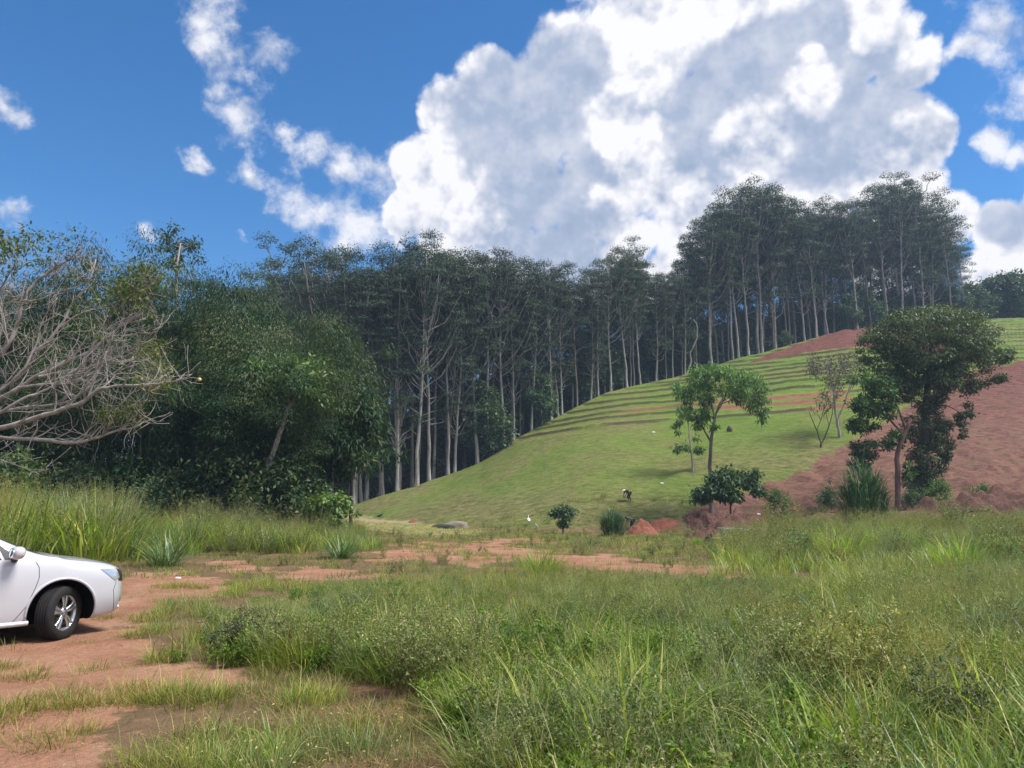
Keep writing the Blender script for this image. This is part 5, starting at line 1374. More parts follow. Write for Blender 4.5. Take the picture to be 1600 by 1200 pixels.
# ------------------------------------------------------------------ soil heaps, slab, log, litter, stumps
def soil_mat(name, c1, c2):
    m, t, out = new_mat(name); n = tnoise(t, 2.2, 7, .7); n2 = tnoise(t, 14, 5, .7)
    col = rmp(t, n.outputs['Fac'], [(.3, c1), (.7, c2)]); col = mixc(t, nd_fac(t, n2.outputs['Fac'], .5, .75, 0, .6), col, tuple(v * .5 for v in c1))
    p = nd(t, 'ShaderNodeBsdfPrincipled', Roughness=.95); p.inputs['Specular IOR Level'].default_value = .1; t.links.new(col, p.inputs['Base Color'])
    b = nd(t, 'ShaderNodeBump', Strength=1.0, Distance=.08); t.links.new(n2.outputs['Fac'], b.inputs['Height']); t.links.new(b.outputs[0], p.inputs['Normal'])
    t.links.new(p.outputs[0], out.inputs['Surface']); return m
M_SOILR = soil_mat('fresh_red_soil', (.20, .075, .05), (.34, .14, .095)); M_SOILD = soil_mat('dark_brown_soil', (.085, .05, .04), (.20, .105, .08))
def heap(name, label, cat, px, py, w, d, h, mat, seed, rz=0, rough=.25):
    p = ground_at(px, py); n = 44; u = np.linspace(-1, 1, n); U, Vv = np.meshgrid(u, u)
    rr = np.hypot(U, Vv); prof = np.cos(np.clip(rr * (1 + .35 * (fbm(U * 1.6 + seed * 3, Vv * 1.6, 2, seed + 5) - .5)), 0, 1) * math.pi / 2) ** 1.35
    z = prof * h * (0.75 + .5 * fbm(U * 2.2 + seed, Vv * 2.2, 3, seed)) + (fbm(U * 9 + seed, Vv * 9, 4, seed + 1) - .5) * h * rough * (prof > 0) * np.clip(prof * 4, 0, 1) - .12 * np.clip(rr - .9, 0, 1) - .05
    X = U * w / 2 * math.cos(rz) - Vv * d / 2 * math.sin(rz); Y = U * w / 2 * math.sin(rz) + Vv * d / 2 * math.cos(rz)
    gz = H(X + p[0], Y + p[1]) - p[2]
    g = Geo(); i = np.arange(n - 1)[:, None]; j = np.arange(n - 1)[None]
    g.add(np.stack([X, Y, z + gz], -1).reshape(-1, 3), np.stack([i * n + j, i * n + j + 1, (i + 1) * n + j + 1, (i + 1) * n + j], -1).reshape(-1, 4))
    o = link(name, g.mesh(name, mat, True), None, p); return tag(o, label, cat)
heap('soil_heap', 'fresh red soil heap beside the cane clump at the foot of the slope', 'soil heap', 1003, 836, 2.6, 2.2, 1.0, M_SOILR, 3)
heap('soil_heap', 'low ridge of fresh red soil running right from the pointed heap', 'soil heap', 1033, 824, 3.8, 1.3, .6, M_SOILR, 9, .45)
heap('soil_heap', 'dark brown heap of cut sods at the corner of the red slope', 'soil heap', 1150, 832, 6.5, 2.6, 1.0, M_SOILD, 14, .2, .9)
heap('soil_heap', 'dark clods of soil beneath the spreading bush', 'soil heap', 1098, 812, 3.2, 3.2, .6, M_SOILD, 17, 0, 1.1)
heap('soil_lump', 'small brown lump of earth in the grass left of the concrete slab', 'soil lump', 1112, 848, .9, .8, .55, M_SOILD, 21, 0, .6)
heap('soil_bank', 'dark crumbling bank of soil along the foot of the red slope at the right', 'soil bank', 1560, 802, 9.0, 2.6, 1.3, M_SOILD, 31, .05, 1.0)
heap('soil_bank', 'crumbling brown soil right of the vine covered trunk at the foot of the red slope', 'soil bank', 1500, 796, 6.0, 2.2, .9, M_SOILD, 37, -.05, 1.0)
heap('soil_lump', 'small reddish lump of earth on the straw covered ground at the slope foot', 'soil lump', 645, 817, 1.0, .6, .3, M_SOILR, 41)
def rock(name, label, cat, px, py, r3, mat, seed, rz=0, lift=.3):
    p = ground_at(px, py); bm = bmesh.new(); bmesh.ops.create_icosphere(bm, subdivisions=3, radius=1)
    for v in bm.verts:
        k = 1 + .25 * mnoise.noise(v.co * 1.7 + Vector((seed, 0, 0))) + .1 * mnoise.noise(v.co * 5 + Vector((seed, 0, 0))); v.co = Vector((v.co.x * r3[0] * k, v.co.y * r3[1] * k, v.co.z * r3[2] * k + r3[2] * lift))
    me = bpy.data.meshes.new(name); bm.to_mesh(me); bm.free(); me.materials.append(mat)
    for q in me.polygons: q.use_smooth = True
    o = link(name, me, None, p); o.rotation_euler = (0, 0, rz); return tag(o, label, cat)
M_WHITE = plain('white_plastic', (.75, .76, .76), .5); M_CONC = plain('grey_concrete', (.33, .33, .32), .9, var=.25)
rock('plastic_litter', 'white scrap of litter on the grassy slope left of the umbrella crowned tree', 'litter', 1034, 756, (.16, .10, .08), M_WHITE, 2)
rock('plastic_litter', 'small pale scrap of litter on the lowest terrace', 'litter', 1021, 676, (.2, .1, .08), M_WHITE, 5)
rock('plastic_litter', 'white scrap of litter on the bare soil beyond the car', 'litter', 278, 904, (.07, .045, .025), M_WHITE, 8)
rock('white_cloth', 'crumpled white sheet lying on the dark soil heap', 'sheet', 1183, 806, (.30, .18, .08), M_WHITE, 11, .3, 1.2)
rock('stump', 'pair of short dark stump pieces on the slope right of the umbrella crowned tree', 'stump', 1140, 674, (.28, .2, .42), B_DARK, 4)
rock('log', 'pale rounded log end beside the dark pit at the foot of the slope', 'log', 712, 826, (1.0, .35, .42), soil_mat('pale_dead_wood', (.20, .17, .13), (.36, .31, .24)), 6, .15)
rock('soil_pit', 'dark pit left of the pale log, its shade painted on a low mound', 'pit', 693, 826, (.9, .4, .25), plain('pit_shade', (.03, .035, .025), .95, var=.3), 9, 0)  # low mound coloured dark to stand for the shade inside a pit
p = ground_at(1168, 841); g = Geo()
for k, (z0, z1, w, dd_) in enumerate([(-.1, .30, 1.0, .7), (.30, .42, 1.12, .8)]):
    V = [(-w, -dd_, z0), (w, -dd_, z0), (w, dd_, z0), (-w, dd_, z0), (-w + .02, -dd_ + .02, z1), (w - .02, -dd_ + .02, z1), (w - .02, dd_ - .02, z1), (-w + .02, dd_ - .02, z1)]
    g.add(V, [(3, 2, 1, 0), (4, 5, 6, 7), (0, 1, 5, 4), (1, 2, 6, 5), (2, 3, 7, 6), (3, 0, 4, 7)])
o = link('concrete_slab', g.mesh('concrete_slab', M_CONC), None, p); o.rotation_euler = (0, .03, .1); tag(o, 'grey concrete slab half sunk in the grass under the dark soil heap', 'slab')
# ------------------------------------------------------------------ grasses and weeds
def grass_mat(name, stops, **k): return leaf_mat(name, stops, gain=1.18, patch=True, **k)
M_G1 = grass_mat('short_grass', [(0.0, (.060, .085, .022)), (.5, (.115, .155, .038)), (.85, (.20, .20, .07)), (1.0, (.34, .28, .14))], trans=.38, obj_var=.12, rough=.55)
M_G2 = grass_mat('meadow_grass', [(0.0, (.085, .110, .028)), (.5, (.155, .210, .055)), (.85, (.24, .29, .09)), (1.0, (.44, .40, .22))], trans=.38, obj_var=.2, rough=.45, spec=.4)
M_G3 = grass_mat('blue_green_grass', [(0.0, (.040, .072, .040)), (.5, (.085, .150, .082)), (.9, (.17, .26, .16)), (1.0, (.35, .33, .20))], trans=.3, obj_var=.1, rough=.38, spec=.5)
M_G4 = grass_mat('bright_grass', [(0.0, (.080, .13, .020)), (.5, (.165, .27, .040)), (.9, (.28, .36, .075)), (1.0, (.44, .42, .16))], trans=.45, obj_var=.1, rough=.42)
M_G5 = grass_mat('seed_heads', [(0.0, (.17, .19, .085)), (.6, (.27, .27, .15)), (1.0, (.40, .34, .24))], trans=.3, obj_var=.15, rough=.8, spec=.1)
M_W1 = grass_mat('weed_leaves', [(0.0, (.065, .085, .034)), (.5, (.120, .155, .066)), (.9, (.20, .24, .12)), (1.0, (.34, .31, .14))], trans=.3, obj_var=.25, rough=.5)
M_W2 = grass_mat('ground_cover_leaves', [(0.0, (.05, .095, .018)), (.6, (.11, .19, .035)), (1.0, (.20, .27, .05))], trans=.35, obj_var=.1)
M_DRY = grass_mat('dry_stalks', [(0.0, (.13, .085, .05)), (1.0, (.32, .25, .15))], trans=.2, obj_var=.2, rough=.8, spec=.1)

src = bpy.data.collections.new('plant_sources')
def tuft_obj(name, *pairs):
    """one source mesh with several materials"""
    g_all = Geo(); mi = []
    for gi, (g, m) in enumerate(pairs):
        off = g_all.n
        for V, t in zip(g.V, g.tint): g_all.V.append(V); g_all.tint.append(t)
        for Q in g.Q: g_all.Q.append(Q + off); mi.append(np.full(len(Q), gi))
        g_all.n += g.n
    me = g_all.mesh(name, [m for _, m in pairs], False)
    me.polygons.foreach_set('material_index', np.concatenate(mi).astype(np.int32)[:len(me.polygons)])
    o = bpy.data.objects.new(name, me); src.objects.link(o); return o
def mk_blades(g, rg, n, R_, Lr, Wr, lean, bend, tl, seg=3):
    a = rg.uniform(0, 6.28, n); r_ = R_ * np.sqrt(rg.uniform(0, 1, n)); az = a + rg.normal(0, .7, n)
    base = np.stack([r_ * np.cos(a), r_ * np.sin(a), np.full(n, -.02)], 1)
    f = r_ / R_
    g.blades(base, az, rg.uniform(*Lr, n), rg.uniform(*Wr, n), lean * (.25 + f) * rg.uniform(.5, 1.3, n), rg.uniform(*bend, n), np.clip(rg.normal((tl[0] + tl[1]) / 2, (tl[1] - tl[0]) / 3, n) + .5 * (rg.random(n) < .05), 0, 1), seg)
def t_short(s):
    rg = np.random.default_rng(s); g = Geo(); mk_blades(g, rg, 34, .13, (.05, .17), (.003, .006), .7, (.2, 1.2), (.1, 1.0)); return [(g, M_G1)]
def t_med(s, m=None):
    rg = np.random.default_rng(s); g = Geo(); mk_blades(g, rg, 46, .16, (.22, .55), (.004, .009), .5, (.3, 1.5), (0, .95)); return [(g, m or M_G2)]
def t_seed(s):
    rg = np.random.default_rng(s); g = Geo(); h = Geo(); mk_blades(g, rg, 34, .15, (.25, .6), (.004, .008), .45, (.3, 1.4), (0, .9))
    for _ in range(7):
        a = rg.uniform(0, 6.28); P = curve((rg.normal(0, .06), rg.normal(0, .06), 0), (math.cos(a) * .22, math.sin(a) * .22, 1), rg.uniform(.6, .95), 6, rg, .06, 0, .1)
        h.tube(P, np.linspace(.0022, .001, 7), 3, .3, cap=False)
        n = 22; k = rg.uniform(3.6, 6, n); b = np.stack([np.interp(k, range(7), P[:, i]) for i in range(3)], 1)
        q = unit(rg.normal(0, 1, (n, 3)) * (1, 1, .5) + (0, 0, .35)); ln = rg.uniform(.02, .10, n) * (6.6 - k) / 2.2
        e_ = b + q * ln[:, None]
        h.leaves(b, q, unit(rg.normal(0, 1, (n, 3))), ln, .0016, .4); h.leaves(e_, q + (0, 0, -.6), unit(rg.normal(0, 1, (n, 3))), .013, .005, rg.uniform(.3, 1, n))
    return [(g, M_G2), (h, M_G5)]
def t_weed(s, mat=None, hgt=.5, lf_=.030, n_st=7):
    rg = np.random.default_rng(s); g = Geo(); h = Geo()
    for _ in range(n_st):
        a = rg.uniform(0, 6.28); P = curve((rg.normal(0, .05), rg.normal(0, .05), -.02), (math.cos(a) * .5, math.sin(a) * .5, 1), hgt * rg.uniform(.6, 1.15), 7, rg, .10, .03)
        h.tube(P, np.linspace(.004, .0015, 8), 3, .3, cap=False)
        for k in range(2, 8):
            for __ in range(3 if k < 7 else 4):
                d = unit(rg.normal(0, 1, 3) * (1, 1, .3) + (0, 0, .3)); sb = curve(P[k], d, rg.uniform(.04, .14), 2, rg, .1)
                n = 7; kk = rg.uniform(0, 2, n); b = np.stack([np.interp(kk, range(3), sb[:, i]) for i in range(3)], 1)
                g.leaves(b, unit(rg.normal(0, 1, (n, 3)) + d * .7), unit(rg.normal(0, .5, (n, 3)) + (0, 0, 1)), lf_ * rg.uniform(.6, 1.3, n), lf_ * .42, np.clip(rg.uniform(0, .95, n) + .08 * (k > 5), 0, 1))
    return [(g, mat or M_W1), (h, M_DRY)]
def t_cover(s):
    rg = np.random.default_rng(s); g = Geo(); n = 110
    a = rg.uniform(0, 6.28, n); r_ = .2 * np.sqrt(rg.uniform(0, 1, n)); c = np.stack([r_ * np.cos(a), r_ * np.sin(a), rg.uniform(0, .07, n) * (1.3 - r_ / .2)], 1)
    g.leaves(c, np.stack([np.cos(a + rg.normal(0, 1, n)), np.sin(a + rg.normal(0, 1, n)), rg.uniform(0, .7, n)], 1), unit(rg.normal(0, .35, (n, 3)) + (0, 0, 1)), rg.uniform(.02, .045, n), .014, rg.uniform(0, 1, n)); return [(g, M_W2)]
def t_dry(s):
    rg = np.random.default_rng(s); g = Geo(); mk_blades(g, rg, 26, .15, (.12, .45), (.002, .005), .9, (.2, 1.8), (0, 1)); return [(g, M_DRY)]
def t_broad(s, m=None):
    rg = np.random.default_rng(s); g = Geo(); mk_blades(g, rg, 26, .14, (.35, .85), (.010, .020), .42, (.5, 1.8), (0, .95), 5); return [(g, m or M_G2)]
def t_far(s, m=None, Lr=(.25, .6)):      # lighter versions for beyond some 18 m
    rg = np.random.default_rng(s); g = Geo(); mk_blades(g, rg, 26, .26, Lr, (.012, .022), .5, (.3, 1.3), (0, .95), 2); return [(g, m or M_G2)]
def t_turf(s):
    rg = np.random.default_rng(s); g = Geo(); mk_blades(g, rg, 16, .3, (.08, .2), (.02, .04), .8, (.2, 1.0), (0, 1), 1); return [(g, M_G1)]
KIND = {}
def reg(key, objs):
    KIND[key] = objs
order = []
def add_kind(key, maker, n, s0, **kw):
    ids = []
    for i in range(n):
        nm = f'plant_{len(order):03d}'; tuft_obj(nm, *maker(s0 + i, **kw)); ids.append(len(order)); order.append(nm)
    KIND[key] = ids
add_kind('short', t_short, 4, 1000); add_kind('med', t_med, 4, 1010); add_kind('medb', t_med, 2, 1020, m=M_G4); add_kind('seed', t_seed, 4, 1030)
add_kind('weed', t_weed, 4, 1040); add_kind('weedy', t_weed, 2, 1050, mat=M_W2, hgt=.28, lf_=.035); add_kind('cover', t_cover, 2, 1060); add_kind('dry', t_dry, 2, 1070)
add_kind('broad', t_broad, 3, 1080); add_kind('broadb', t_broad, 2, 1090, m=M_G4); add_kind('blue', t_broad, 2, 1095, m=M_G3)
add_kind('far', t_far, 3, 1100); add_kind('farb', t_far, 2, 1110, m=M_G4); add_kind('farblue', t_far, 2, 1115, m=M_G3); add_kind('turf', t_turf, 3, 1120); add_kind('fardry', t_far, 2, 1125, m=M_G5)

def gn_scatter(name, pos, idx, rot, scl, label):
    me = bpy.data.meshes.new(name); me.vertices.add(len(pos)); me.vertices.foreach_set('co', np.asarray(pos, np.float32).ravel())
    a = me.attributes.new('idx', 'INT', 'POINT'); a.data.foreach_set('value', np.asarray(idx, np.int32))
    a = me.attributes.new('rot', 'FLOAT_VECTOR', 'POINT'); a.data.foreach_set('vector', np.asarray(rot, np.float32).ravel())
    a = me.attributes.new('scl', 'FLOAT_VECTOR', 'POINT'); a.data.foreach_set('vector', np.asarray(scl, np.float32).ravel())
    o = link(name, me); tag(o, label, None, kind='stuff')
    ng = bpy.data.node_groups.get('scatter_plants')
    if ng is None:
        ng = bpy.data.node_groups.new('scatter_plants', 'GeometryNodeTree')
        ng.interface.new_socket('Geometry', in_out='INPUT', socket_type='NodeSocketGeometry'); ng.interface.new_socket('Geometry', in_out='OUTPUT', socket_type='NodeSocketGeometry')
        n = ng.nodes; gi = n.new('NodeGroupInput'); go = n.new('NodeGroupOutput'); ci = n.new('GeometryNodeCollectionInfo')
        ci.inputs['Collection'].default_value = src; ci.inputs['Separate Children'].default_value = True; ci.inputs['Reset Children'].default_value = True
        ip = n.new('GeometryNodeInstanceOnPoints'); ip.inputs['Pick Instance'].default_value = True
        def att(nm, ty):
            q = n.new('GeometryNodeInputNamedAttribute'); q.data_type = ty; q.inputs['Name'].default_value = nm; return q.outputs['Attribute']
        er = n.new('FunctionNodeEulerToRotation')
        L_ = ng.links; L_.new(gi.outputs[0], ip.inputs['Points']); L_.new(ci.outputs[0], ip.inputs['Instance']); L_.new(att('idx', 'INT'), ip.inputs['Instance Index'])
        L_.new(att('rot', 'FLOAT_VECTOR'), er.inputs[0]); L_.new(er.outputs[0], ip.inputs['Rotation']); L_.new(att('scl', 'FLOAT_VECTOR'), ip.inputs['Scale']); L_.new(ip.outputs[0], go.inputs[0])
    m = o.modifiers.new('scatter', 'NODES'); m.node_group = ng
    return o

class Pts:
    def __init__(s): s.p = []; s.i = []; s.s = []
    def put(s, x, y, key, smin, smax, hs=1.0, rg=rng):
        n = len(x)
        if n == 0: return
        s.p.append(np.stack([x, y, H(x, y) - .01], 1)); s.i.append(rg.choice(KIND[key], n))
        sc_ = rg.uniform(smin, smax, n); s.s.append(np.stack([sc_, sc_, sc_ * hs], 1))
    def done(s, name, label, rg=rng):
        p = np.concatenate(s.p); n = len(p)
        rot = np.stack([rg.normal(0, .06, n), rg.normal(0, .06, n), rg.uniform(0, 6.28, n)], 1)
        print(name, n)
        return gn_scatter(name, p, np.concatenate(s.i), rot, np.concatenate(s.s), label)
def sample(n, d0, d1, px0=-420, px1=2020, rg=rng):
    """points spread evenly over the ground between two distances, a little wider than the view"""
    d = np.sqrt(rg.uniform(d0 ** 2, d1 ** 2, n)); px = rg.uniform(px0, px1, n); x = (px - 800) / FPX * d * 1.0
    return x, d
def car_clear(x, y):
    dx = x - car.location.x; dy = y - car.location.y; lx = dx * cyw + dy * syw; ly = -dx * syw + dy * cyw
    return ~((lx > -3.4) & (lx < 1.0) & (np.abs(ly) < 1.0))
SHORTZ = [(-900,1500),(-900,960),(60,930),(200,880),(330,868),(560,862),(640,885),(620,930),(560,925),(480,955),(430,985),(300,1000),(260,1035),(420,1050),(560,1060),(640,1080),(700,1120),(740,1200),(800,1500)]
MIDLAWN = [(560,850),(660,836),(760,832),(900,838),(1040,842),(1120,848),(1150,870),(1100,890),(900,862),(700,858),(600,870)]
TALLL = [(-900,900),(-900,795),(0,790),(300,792),(470,800),(560,830),(600,858),(470,868),(330,862),(200,880),(60,880),(0,890)]
TALLR = [(1130,852),(1200,832),(1300,822),(2400,815),(2400,905),(1500,905),(1250,900),(1120,905)]
near = Pts(); mid = Pts(); tur = Pts(); lit = Pts()
def zones(x, y):
    z = H(x, y, False); px, py = project(x, y, z); w = (fbm(x / 1.3, y / 1.3, 3, 88) - .5)
    _, _, soil, straw = masks(x, y, z)
    return px + w * 60, py + w * 14, soil > .5, straw > .5
N1 = fbm
# A near field 2.6 - 16 m
x, y = sample(60000, 2.6, 16, -300, 1950); px, py, soil, straw = zones(x, y); ok = car_clear(x, y)
shortz = in_poly(px, py, SHORTZ); nz = fbm(x / 1.1, y / 1.1, 3, 61); nz2 = fbm(x / 2.3, y / 2.3, 3, 62); nz3 = fbm(x / .55, y / .55, 2, 63); u = rng.random(len(x))
thin = ok & ~((soil) & (nz < .62)) & ~((px < 420) & (nz3 < .52) & (py > 960))
S = shortz | soil
def put(P, m, key, a, b, hs=1.0): P.put(x[m], y[m], key, a, b, hs)
put(near, thin & S & (nz > .44) & (u < .24), 'short', .6, 1.5)
put(near, thin & S & (nz3 > .55) & (u > .9), 'short', .8, 1.8)
put(near, thin & S & (nz > .38) & (u > .42) & (u < .56), 'dry', .35, .8)
put(near, thin & S & ~soil & (nz2 > .50) & (u > .53) & (u < .66), 'cover', .6, 1.3)
put(near, thin & S & ~soil & (nz3 > .56) & (u > .66) & (u < .74), 'med', .35, .75)
put(near, thin & S & ~soil & (nz2 > .55) & (u > .74) & (u < .80), 'weedy', .5, 1.0)
put(near, thin & S & ~soil & (nz3 > .60) & (u > .80) & (u < .83), 'medb', .4, .8)
put(near, ok & soil & (nz3 > .66) & (u > .90), 'short', .5, 1.0)
T = ~S & ok
# plants are knee high near the camera and lower towards the bare strip; patches of different kinds
hf = np.interp(py, [870, 905, 960, 1040, 1200], [.42, .50, .72, .95, 1.0]); hf = np.maximum(hf, np.interp(px, [1150, 1350], [0, .95]))
def puth(m, key, a, b):
    k = np.nonzero(m)[0]
    for lo, hi in ((0, .5), (.5, .65), (.65, .8), (.8, .93), (.93, 2)):
        q = k[(hf[k] >= lo) & (hf[k] < hi)]; f = float(hf[q].mean()) if len(q) else 1
        near.put(x[q], y[q], key, a * f, b * f)
pw = fbm(x / 1.7, y / 1.7, 3, 161); pg = fbm(x / 1.5, y / 1.5, 3, 162); pb = fbm(x / 1.9, y / 1.9, 3, 163)
bare = fbm(x / 1.4, y / 1.4, 3, 164) > .66
T = T & ~(bare & (rng.random(len(x)) < .75))
puth(T & (u < .060), 'med', .7, 1.35)
puth(T & (u > .06) & (u < .12) & (pg > .53), 'med', .8, 1.5)
puth(T & (u > .15) & (u < .162 + .026 * (pb > .48)), 'seed', .7, 1.2)
puth(T & (u > .22) & (u < .248) & (pw > .56), 'weed', .6, 1.2)
puth(T & (u > .262) & (u < .266), 'weed', .6, 1.1)
puth(T & (u > .36) & (u < .385) & (pg < .45), 'broad', .5, 1.0)
puth(T & (u > .42) & (u < .455) & (pb < .48), 'medb', .6, 1.25)
puth(T & (u > .455) & (u < .463) & (px > 780), 'broadb', .45, .9)
puth(T & (u > .475) & (u < .483 + .012 * (px > 1250)), 'blue', .5, .95)
puth(T & (u > .50) & (u < .545), 'dry', .7, 1.5)
puth(T & (u > .58) & (u < .74), 'short', .9, 1.7)
puth(T & (u > .75) & (u < .775), 'weedy', .7, 1.5)
puth(T & (u > .80) & (u < .83) & (nz2 > .5), 'cover', .8, 1.6)
near.done('grass', 'mixed wild grasses and weeds growing over the clearing')
# B middle 16 - 62 m
x, y = sample(56000, 16, 62); px, py, soil, straw = zones(x, y); red = red_mask(x, y, H(x, y, False)) > .5
nz = fbm(x / 2.4, y / 2.4, 3, 64); nz2 = fbm(x / 5, y / 5, 3, 65); nz3 = fbm(x / 1.1, y / 1.1, 2, 66); u = rng.random(len(x)); ok = ~red
TL = in_poly(px, py, TALLL); TR = in_poly(px, py, TALLR); LW = in_poly(px, py, MIDLAWN); SZ = in_poly(px, py, SHORTZ) & ~TL
free = ok & ~(soil & (nz3 < .58)) & ~(straw & (u < .9))
ht = np.interp(px, [-300, 0, 190, 235, 290, 370, 420, 480, 600], [1.15, 1.25, 1.15, .62, .92, .95, .68, .60, .34]) * (.7 + .65 * fbm(x / 2.0, y / 2.0, 3, 170))
def putl(m, key, a, b, hs):
    k = np.nonzero(m)[0]
    for lo in np.arange(.2, 1.7, .15):
        q = k[(ht[k] >= lo) & (ht[k] < lo + .15)]; mid.put(x[q], y[q], key, a * (lo + .07), b * (lo + .07), hs)
putl(free & TL & (u < .24), 'far', 1.5, 2.6, 1.2); putl(free & TL & (u > .24) & (u < .42) & (nz > .44), 'farb', 1.5, 2.7, 1.25)
putl(free & TL & (u > .42) & (u < .60), 'seed', 1.4, 2.2, 1.1); putl(free & TL & (u > .60) & (u < .68), 'fardry', 1.2, 2.2, 1.2)
putl(free & TL & (u > .68) & (u < .76), 'weed', 1.2, 2.4, 1.0); putl(free & TL & (u > .8) & (u < .86) & (nz2 > .5), 'farblue', 1.3, 2.2, 1.1)
put(mid, free & TR & ~TL & (u < .26) & (nz2 < .58), 'far', .8, 1.55); put(mid, free & TR & (u > .26) & (u < .46) & (nz2 > .44), 'farb', .75, 1.4)
put(mid, free & TR & (u > .46) & (u < .64), 'seed', .9, 1.4); put(mid, free & TR & (u > .64) & (u < .78) & (nz < .5), 'weed', 1.0, 1.9); put(mid, free & TR & (u > .8) & (u < .88), 'fardry', .7, 1.2)
put(mid, free & TR & (u > .9) & (nz > .5), 'farblue', .9, 1.6)
O = free & ~TL & ~TR & ~LW & ~SZ & (py > 858)
put(mid, O & (u < .20), 'med', .4, .75); put(mid, O & (u > .20) & (u < .26), 'seed', .4, .65); put(mid, O & (u > .30) & (u < .36), 'weed', .4, .8); put(mid, O & (u > .4) & (u < .6), 'short', 1, 1.8)
low = free & ~TL & ~TR & ~(O)
put(mid, low & (u < .55) & ((nz3 > .36) | LW), 'turf', .6, 1.15); put(mid, low & (u > .55) & (u < .62) & (nz > .5), 'farb', .3, .6); put(mid, low & (u > .62) & (u < .68), 'short', 1., 2.)
put(mid, low & (u > .7) & (u < .73) & (nz3 > .55), 'weed', .5, .9); put(mid, straw & (u > .6), 'fardry', .35, .7, .7)
put(mid, red & (u < .06), 'turf', .5, 1.2); put(mid, soil & (u > .93) & (nz3 > .5), 'turf', .4, .9)
mid.done('far_grass', 'tall and short grass from the clearing to the foot of the slope')
# C turf tufts on the slope, thicker along the terrace steps
x, y = sample(150000, 55, 158, 480, 1760); zr, a_, r_, rt, rc, s_ = terr_raw(x, y); red = red_mask(x, y, zr) > .5; u = rng.random(len(x))
q = terrace_q(x, zr); fr = (q / TER) % 1.0; stp = (q > 8.6) & ((fr > .86) | (fr < .12))
on = (s_ > .0) & (s_ < 1.0) & ~red
m = on & ((u < .34) | ((fr > .93) & (q > 8.6) & (u < .7)) | ((fr < .08) & (q > 8.6) & (u < .7))) & ~((fr > .78) & (fr < .92) & (q > 8.6)); put(tur, m, 'turf', .3, .8, .8)
m = red & (s_ > 0) & (u < .14) & (fbm(x / 2.2, y / 2.2, 3, 91) > .5); put(tur, m, 'turf', .35, .9, .7)
m = (s_ > 1.0) & (r_ < rc + 4) & (u < .5) & (a_ < .55); put(tur, m, 'far', .7, 1.5)
tur.done('slope_turf', 'mown turf tufts on the terraced slope')

# ------------------------------------------------------------------ countable grass clumps, canes and shrubs
def clump_mesh(seed, n, R_, Lr, Wr, lean, bend, mat, seg=6, tl=(0, .9), name='blades'):
    rg = np.random.default_rng(seed); g = Geo(); mk_blades(g, rg, n, R_, Lr, Wr, lean, bend, tl, seg); return g.mesh(name, mat)
BLUE = [clump_mesh(2000 + i, 210, .30, (.7, 1.35), (.018, .034), .95, (.4, 1.3), M_G3) for i in range(2)]
TALLG = [clump_mesh(2010 + i, 420, .55, (1.3, 2.5), (.014, .030), .36, (.3, 1.3), m) for i, m in enumerate((M_G2, M_G3, M_G4))]
def cane_mesh(mat):
    rg = np.random.default_rng(2020); g = Geo(); n = 900
    a = rg.uniform(0, 6.28, n); r_ = .95 * np.sqrt(rg.uniform(0, 1, n)); z = rg.uniform(0, 1, n) ** .8 * 2.1 * (1.05 - r_ / 1.9)
    g.blades(np.stack([r_ * np.cos(a), r_ * np.sin(a), z], 1), a + rg.normal(0, .5, n), rg.uniform(.6, 1.15, n), rg.uniform(.035, .06, n), rg.uniform(.05, .7, n), rg.uniform(.8, 2.2, n), rg.uniform(0, 1, n), 5)
    for _ in range(26):
        q = rg.uniform(0, 6.28); w = .8 * math.sqrt(rg.random()); g.tube([(w * math.cos(q), w * math.sin(q), -.1), (w * 1.15 * math.cos(q), w * 1.15 * math.sin(q), 2.0)], [.02, .012], 4)
    return g.mesh('cane_blades', mat)
CANE = cane_mesh(leaf_mat('cane_leaves', [(0, (.030, .070, .036)), (.6, (.062, .125, .060)), (1, (.14, .22, .10))], trans=.25, rough=.4))
BR = [clump_mesh(2030 + i, 260, .45, (.7, 1.4), (.012, .024), .55, (.4, 1.6), M_G4) for i in range(2)]
def grass_thing(me, name, label, px, py, s, rz=0, cat='grass clump', group=None, depth=None, hs=1.0):
    p = ground_at(px, py) if depth is None else at_depth(px, depth)
    o = link(name, me, None, p); o.rotation_euler = (0, 0, rz); o.scale = (s, s, s * hs); return tag(o, label, cat, group)
grass_thing(BLUE[0], 'grass_clump', 'blue green arching grass clump beyond the front of the car', 258, 884, 1.05, .3)
grass_thing(BLUE[1], 'grass_clump', 'blue green arching grass clump right of the tall grass, near the straw strip', 532, 872, .95, 2.1)
for i, (px, py, k, s, lab) in enumerate([
    (105, 862, 1, 1.0, 'tall blue green grass clump directly behind the car bonnet'), (165, 866, 1, .95, 'tall grass clump at the right end of the mound behind the car'), (60, 858, 0, .95, 'tall green grass clump above the windscreen of the car'),
    (10, 858, 2, .95, 'tall yellow green grass clump at the left edge above the car'), (130, 846, 2, 1.0, 'tall light green grass clump on top of the mound behind the car'), (75, 842, 2, 1.0, 'tall yellowish grass clump at the highest part of the mound'),
    (190, 838, 2, .85, 'light green grass clump sloping down from the mound'), (288, 826, 2, .95, 'bright green cane grass clump left of the middle before the bamboo'), (330, 822, 2, .95, 'bright green cane grass clump before the bamboo, the right one of two'),
    (400, 834, 1, .72, 'blue green grass clump below the leaning pale trunk'), (440, 836, 0, .62, 'green grass clump below the light green sapling'), (-60, 850, 0, 1.0, 'tall grass clump beyond the left edge'), (-130, 855, 1, 1.0, 'tall blue green clump beyond the left edge')]):
    grass_thing(TALLG[k], 'tall_grass_clump', lab, px, py, s * 1.12, i * 1.3, group='tall grass clumps behind the car')
